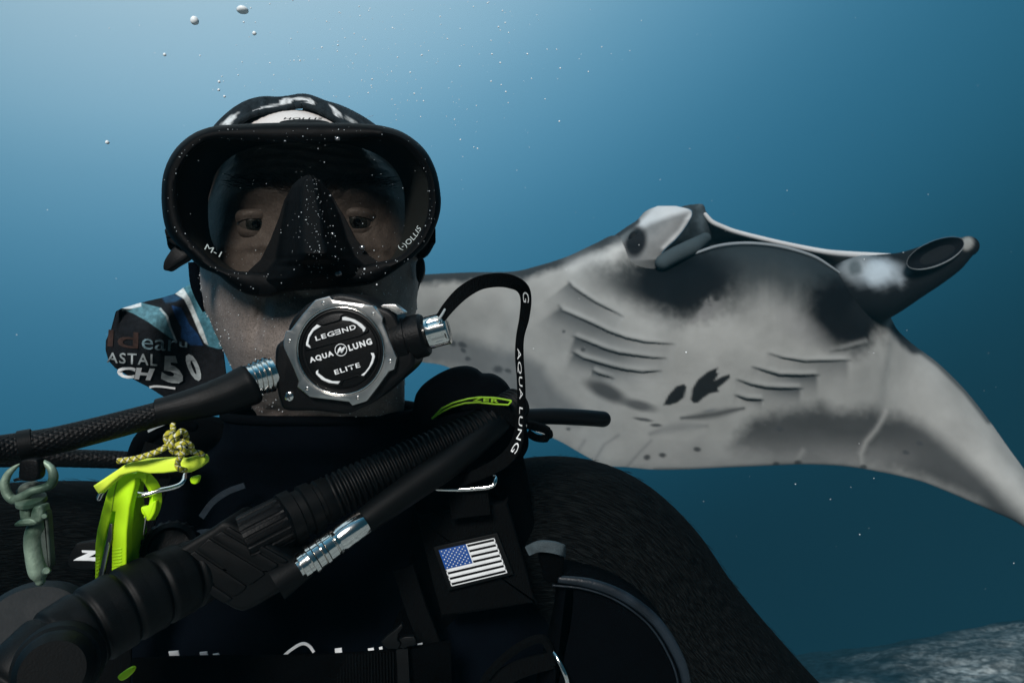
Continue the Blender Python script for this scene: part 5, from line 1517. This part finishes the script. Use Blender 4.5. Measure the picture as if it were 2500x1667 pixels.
# power block
BK = [(505, 1296), (548, 1272), (600, 1296), (690, 1350), (738, 1388), (733, 1412), (690, 1442), (610, 1488), (575, 1492), (520, 1462), (395, 1402), (372, 1384), (400, 1360)]
bfn = pxfn(lambda x, y: .388 + .00004 * (x - 550))
mb = MB(); slab(mb, arc_resample(crom(BK, 300, True), 110, True), bfn, 150, 16, 5); blk = mb.build("power_block", M['rubber_matte'], inf, angle=50)
GR = [((560, 1282), (712, 1369)), ((543, 1293), (689, 1378)), ((511, 1310), (655, 1398)), ((477, 1341), (611, 1431)), ((434, 1366), (574, 1459)), ((408, 1384), (548, 1474))]
for (a0, a1), (b0, b1) in zip(GR[:-1], GR[1:]):
    q_ = np.array([a0, a1, b1, b0], float); cq = q_.mean(0)
    q_ = np.array(inset(q_, 2.6))
    mb = MB(); slab(mb, arc_resample(q_, 32, True), lambda x, y, w=0: bfn(x, y, w + 5), 10, 2.4, 3); mb.build("rib", M['rubber_matte'], blk, angle=50)
mb = MB(); lathe(mb, P(752, 1371, .4045), P(672, 1424, .396), [(0, 22 * .4 / F), (.05, 33 * .4 / F), (.25, 36 * .4 / F), (.8, 42 * .4 / F), (1, 44 * .4 / F)], 40)
mb.build("hose_socket", M['rubber_matte'], blk, angle=40)
# coarse ribbed grip towards the mouthpiece
def grip(s, th):
    ph = (s / .0172) % 1.0
    return 1 + 0 * th - .075 * np.exp(-((ph - .5) / .09) ** 2) + .012 * np.sin(np.pi * ph)
mb = MB(); tube(mb, [(490, 1392, .40, 78), (430, 1418, .388, 86), (340, 1462, .372, 92), (240, 1518, .356, 96), (150, 1575, .342, 98), (80, 1630, .331, 94), (30, 1690, .325, 88)], 300, 64, True, grip)
mb.build("grip", M['rubber_matte'], inf, angle=None)
# mouthpiece flange and rim
mb = MB(); kk = .35 / F
lathe(mb, P(110, 1575, .368), P(75, 1560, .345), [(0, 60 * kk), (0, 128 * kk), (.25, 142 * kk), (.6, 146 * kk), (.85, 140 * kk), (1, 122 * kk), (1, 60 * kk)], 64); mb.build("mouthpiece_flange", M['buttonrim'], inf, angle=40)
mb = MB(); kk = .325 / F
lathe(mb, P(150, 1612, .335), P(128, 1640, .300), [(0, 100 * kk), (.3, 98 * kk), (.62, 92 * kk), (.66, 84 * kk), (.9, 80 * kk), (1, 66 * kk), (1, 5 * kk)], 64); mb.build("mouthpiece", M['rubber_matte'], inf, angle=35)
# serrated release button
mb = MB(); kk = .405 / F
lathe(mb, P(425, 1352, .425), P(415, 1338, .400), [(0, 66 * kk), (.5, 70 * kk), (.8, 68 * kk), (.95, 62 * kk), (1, 50 * kk), (.94, 44 * kk), (.94, 1 * kk)], 120, lambda t, th: 1 + .05 * (np.sin(th * 22) > 0) * (t < .9))
mb.build("serrated_wheel", M['rubber'], inf, angle=30)
# low-pressure hose with quick coupling
lph = thing("pressure_hose", "smooth black hose with polished chrome coupling plugged into the inflator", "hose")
mb = MB(); tube(mb, [(1225, 1010, .50, 33), (1195, 1045, .478, 35), (1100, 1125, .455, 37), (1000, 1194, .438, 36), (930, 1243, .427, 34), (872, 1286, .418, 31)], 120, 40)
mb.build("hose", M['rubber_matte'], lph, angle=None)
a_, b_ = P(890, 1273, .417), P(728, 1388, .396); kk = .407 / F
mb = MB(); lathe(mb, a_, b_, [(0, 28 * kk), (.01, 32 * kk), (.05, 33 * kk), (.37, 33 * kk), (.40, 30 * kk), (.42, 30 * kk)], 48); cp = mb.build("coupling", M['chrome'], lph, angle=35)
for nm, pr_ in [("coupling_ring", [(.42, 26 * kk), (.425, 34 * kk), (.46, 35 * kk), (.47, 30 * kk), (.48, 30 * kk)]), ("coupling_sleeve", [(.48, 31 * kk), (.49, 33.5 * kk), (.60, 33.5 * kk), (.61, 30 * kk)]),
                ("coupling_ring", [(.61, 31 * kk), (.615, 36 * kk), (.66, 36.5 * kk), (.67, 31 * kk)]), ("coupling_sleeve", [(.67, 32 * kk), (.68, 34 * kk), (.76, 34 * kk), (.77, 30 * kk)]),
                ("coupling_ring", [(.77, 31 * kk), (.775, 37 * kk), (.83, 37.5 * kk), (.84, 30 * kk), (.88, 29 * kk)]), ("coupling_tip", [(.88, 26 * kk), (.885, 31 * kk), (.96, 30 * kk), (.97, 22 * kk), (1, 22 * kk)])]:
    mb = MB(); lathe(mb, a_, b_, pr_, 48); mb.build(nm, M['chrome'], cp, angle=35)

# ================================================================== YELLOW CUTTER, CORD AND TOGGLE
cut = thing("line_cutter", "fluorescent yellow-green line cutter hanging from a chrome ring on the vest", "line cutter")
zy = lambda x, y: (210 + x * .2933, 1020 + y * .2934)
zL = lambda L: [zy(*p) for p in L]
YD = .372
yf = pxfn(YD)
BODY = [(165, 640), (200, 540), (285, 480), (370, 455), (415, 462), (405, 560), (362, 740), (338, 950), (332, 1372), (205, 1452), (208, 1380), (212, 1000), (238, 800), (240, 780), (212, 778), (196, 850), (165, 960), (140, 1080), (118, 1230), (74, 1425), (70, 1380), (73, 1060), (88, 940), (122, 800)]
mb = MB(); slab(mb, zL(BODY), yf, 24, 4, 4); body = mb.build("handle", M['yellow'], cut, angle=60)
# grip grooves as raised bars
for k in range(12):
    y = 1082 + k * 27
    mb = MB(); slab(mb, zL([(222, y + 8), (300, y - 4), (300, y + 10), (222, y + 22)]), lambda a, b, w=0: yf(a, b, w + 1.6), 4, 1.2, 2); mb.build("grip_bar", M['yellow'], body, angle=60)
for k in range(7):
    y = 1130 + k * 30
    mb = MB(); slab(mb, zL([(84, y + 6), (126 - k * 4, y - 2), (124 - k * 4, y + 12), (84, y + 20)]), lambda a, b, w=0: yf(a, b, w + 1.6), 4, 1.2, 2); mb.build("grip_bar", M['yellow'], body, angle=60)
mb = MB(); tube(mb, [(*zy(275, 490), YD - .0002, .8), (*zy(250, 560), YD - .0002, .9), (*zy(230, 660), YD - .0002, .9), (*zy(214, 775), YD - .0002, .9)], 20, 6); mb.build("parting_line", mat("olive_groove", (.18, .30, .01), .6), body, angle=None)
# knurled side face, turned away to the right
SIDE = [(412, 466), (440, 470), (470, 478), (452, 520), (440, 590), (442, 680), (452, 800), (468, 950), (476, 1050), (445, 1150), (418, 1245), (416, 1335), (334, 1372), (338, 950), (362, 740), (405, 560)]
sfn = pxfn(lambda x, y: YD + .003 + .0009 * max(0, (x - 210 - 338 * .2933)))
mb = MB(); slab(mb, zL(SIDE), sfn, 22, 3, 3); mb.build("knurled_side", M['yellow'], cut, angle=60)
mb = MB()
for i in range(60):
    for j in range(9):
        x = 350 + j * 15 + (i % 2) * 7; y = 480 + i * 15 - 9 * math.cos((j - 4) * .38) + 12
        if inside(np.array([x - 4, x + 4]), np.array([y, y]), SIDE).all():
            a, b = zy(x, y); blob(mb, sfn(a, b, .2), (2.1 * YD / F, 2.4 * YD / F, 1.9 * YD / F), ICO1)
mb.build("knurling", M['yellow'], cut, angle=None)["kind"] = 'stuff'
# folded-over loop
mb = MB(); ribbon(mb, [(*zy(415, 468), YD + .002, 11, 0, .2, 1), (*zy(480, 480), YD + .004, 12, .3, .3, 1), (*zy(535, 530), YD + .008, 12, .6, .3, 1), (*zy(572, 600), YD + .010, 12, .6, .1, 1), (*zy(580, 690), YD + .012, 12, .6, 0, 1), (*zy(562, 770), YD + .012, 12, .5, 0, 1),
                       (*zy(525, 835), YD + .012, 12, .5, 0, 1)], 60, .0035); mb.build("loop", M['yellow'], cut, angle=50)
mb = MB(); slab(mb, crom(zL([(455, 745), (500, 735), (575, 690), (575, 770), (545, 835), (512, 858), (490, 822), (462, 795)]), 40, True), pxfn(YD + .006), 16, 4); mb.build("loop_end", M['yellow'], cut, angle=60)
# blades
mb = MB(); slab(mb, zL([(196, 880), (216, 880), (214, 1000), (90, 1530), (40, 1545), (120, 1240)]), pxfn(YD - .0012), 5, 1.2); blade = mb.build("blade", M['darksteel'], cut, angle=40)
mb = MB(); slab(mb, zL([(178, 1040), (190, 1030), (192, 1070), (102, 1522), (82, 1532), (150, 1215)]), pxfn(YD - .0020), 2, .5); mb.build("blade_edge", M['steel'], blade, angle=40)
mb = MB(); slab(mb, zL([(490, 812), (502, 816), (478, 975), (472, 972)]), pxfn(YD + .008), 4, .8); mb.build("blade", M['steel'], cut, angle=40)
mb = MB(); slab(mb, zL([(135, 1400), (146, 1400), (134, 1500), (118, 1506)]), pxfn(YD + .003), 5, 1); mb.build("inner_edge", M['yellow'], cut, angle=40)
mb = MB(); slab(mb, crom([(286, 1652), (300, 1640), (318, 1630), (326, 1634), (316, 1650), (296, 1662)], 24, True), pxfn(.40), 12, 3); mb.build("tip", M['yellow'], cut, angle=50)
# chrome ring it hangs from
ring_o = MB(); tube(ring_o, [(*zy(112, 665), YD + .012, 7), (*zy(140, 610), YD + .010, 7), (*zy(190, 570), YD + .010, 7), (*zy(300, 590), YD + .009, 7), (*zy(465, 640), YD + .007, 6.5), (*zy(600, 606), YD + .009, 6.5), (*zy(710, 583), YD + .012, 6.5), (*zy(785, 555), YD + .015, 6.5), (*zy(818, 515), YD + .018, 6.5), (*zy(822, 478), YD + .022, 7), (*zy(850, 462), YD + .028, 7)], 110, 16, round_end=True)
ro_ = ring_o.build("ring", M['chrome'], vest, angle=None)
mb = MB(); ribbon(mb, [(*zy(520, 470), YD + .022, 6, 0, 1, .2), (*zy(640, 478), YD + .020, 6, 0, 1, .2), (*zy(800, 462), YD + .022, 6, 0, 1, .2)], 24, .003); mb.build("ring_webbing", M['webbing'], vest, angle=50)
# toggle bar with knotted cord
tog = thing("plastic_toggle", "pale yellow plastic bar tied with a knotted cord above the line cutter", "toggle")
BAR = [(52, 568), (62, 560), (250, 435), (290, 408), (330, 382), (360, 378), (410, 352), (560, 345), (740, 334), (800, 346), (860, 330), (945, 310), (972, 318), (988, 345), (982, 378), (930, 420), (862, 456), (800, 450), (748, 448), (640, 462), (520, 466), (430, 448), (360, 462), (285, 482), (225, 530), (150, 600), (98, 636), (80, 612)]
mb = MB(); slab(mb, zL(BAR), pxfn(YD - .008), 26, 6, 4); mb.build("bar", M['yellow_bar'], tog, angle=60)
mb = MB(); slab(mb, crom(zL([(866, 500), (900, 485), (940, 484), (932, 530), (905, 552), (870, 540)]), 30, True), pxfn(YD + .002), 10, 3); mb.build("tab", M['yellow'], tog, angle=60)
def cord_mat():
    m = mat("flecked_yellow_cord", (.5, .5, .5), .6, spec=.25)
    n = m.node_tree.nodes; l = m.node_tree.links; b = n["Principled BSDF"]
    at = n.new("ShaderNodeAttribute"); at.attribute_name = "Col"; l.new(at.outputs["Color"], b.inputs["Base Color"]); return m
M['cord'] = cord_mat()
def cord(L, name="cord", n=None):
    q = crom(L, 400); n = n or 160
    mb = MB(); 
    q = arc_resample(crom([(*zy(x, y), YD - .012 + dd, 6.6) for x, y, dd in L], 300), n)
    c = np.array([P(*a[:3]) for a in q]); rr = q[:, 3] * q[:, 2] / F
    rr[0] *= .7; rr[-1] *= .7
    S = 24
    tube_pts(mb, c, rr, S, True, lambda s, th: 1 + .07 * np.maximum(np.sin(4 * th + s * 1900), np.sin(4 * th - s * 1900)))
    s = np.concatenate([[0], np.cumsum(np.linalg.norm(np.diff(c, axis=0), axis=1))])
    th = np.linspace(0, 2 * np.pi, S, endpoint=False)
    a = np.sin(2 * th[None] + s[:, None] * 1700); b = np.sin(2 * th[None] - s[:, None] * 1700)
    C = np.ones((n, S, 3)) * np.array((.42, .38, .03))
    C[a > .75] = (.68, .68, .55); C[(b > .8)] = (.05, .06, .03)
    o = mb.build(name, M['cord'], tog, angle=None, colors=C.reshape(-1, 3)); return o
cord([(262, 358, 0), (330, 350, 0), (420, 336, -.001), (540, 300, -.001), (630, 262, -.001), (690, 225, 0), (735, 240, .001)], "cord_end")
cord([(722, 50, .004), (726, 95, .002), (720, 130, -.002), (690, 125, -.004), (665, 165, -.004), (685, 205, -.003), (725, 200, -.005), (755, 150, -.006), (790, 112, -.003), (828, 130, .000), (832, 180, .002), (790, 200, .002),
      (740, 178, -.004), (715, 160, -.007), (712, 215, -.008), (715, 268, -.006), (765, 290, -.004), (835, 285, -.002), (878, 255, -.002), (860, 218, -.005), (805, 210, -.008), (745, 232, -.009)], "cord_knot", 420)
cord([(745, 232, -.009), (790, 240, -.010), (812, 275, -.009), (785, 325, -.008), (762, 375, -.004), (775, 420, -.003), (828, 436, .002)], "cord_loop", 140)
cord([(860, 270, .000), (900, 282, .001), (950, 296, .003), (975, 312, .006)], "cord_end", 60)

# ================================================================== BUBBLES AND FLOATING SPECKS
big = [(475, 51, 10, 10.5, .55, "round air bubble with dark lower edge, second highest of the rising bubbles"), (592, 25, 14, 9, .58, "largest rising bubble, oval and nearest the top edge"),
       (621, 82, 5, 5, .56, "small bubble below and right of the oval one"), (402, 134, 4, 4, .56, "small lone bubble below the round one, left of the diver's head"),
       (535, 200, 3.4, 3.4, .56, "upper dot of the tiny bubble trio above the bandana"), (534, 220, 3.2, 3.2, .56, "middle dot of the tiny bubble trio above the bandana"),
       (548, 236, 3, 3, .56, "lowest dot of the tiny bubble trio above the bandana"), (262, 348, 5, 4.6, .55, "small bubble farthest left, level with the mask's top edge")]
bm_ = mat("air_bubble", (.80, .85, .87), .35, spec=.4)
for x, y, rx, ry, d, lab in big:
    mb = MB(); v = ICO3[0].copy()
    k = d / F; v = v * np.array((rx * k, rx * k, ry * k)) * (1 + .04 * np.sin(v[:, 0:1] * 3 + v[:, 2:3] * 2))
    mb.add(v + P(x, y, d), ICO3[1]); o = mb.build("bubble", bm_, None, angle=None)
    tag(o, lab, "bubble", "air bubbles rising past the diver")
mb = MB()
for k in range(520):
    d = random.uniform(.45, 2.2)
    if random.random() < .68: x, y = random.gauss(950, 230), random.gauss(170, 130)
    else: x, y = random.uniform(-50, 2550), random.uniform(-50, 1500)
    blob(mb, P(x, y, d), random.uniform(.4, 1.0) ** 2.5 * 1.35 * d / F, ICO1)
for k in range(150):
    d = random.uniform(.5, .9); x, y = random.gauss(930, 210), random.gauss(150, 130)
    if y < 330 or x > 1090: blob(mb, P(x, y, d), random.uniform(.9, 2.4) * d / F, ICO1)
for x, y, d, r in [(890, 657, .39, 2.5), (1675, 860, .5, 2), (920, 695, .40, 2)]:
    blob(mb, P(x, y, d), r * d / F, ICO2)
sn = mb.build("plankton_specks", M['speck'], None, angle=None); tag(sn, kind='stuff')
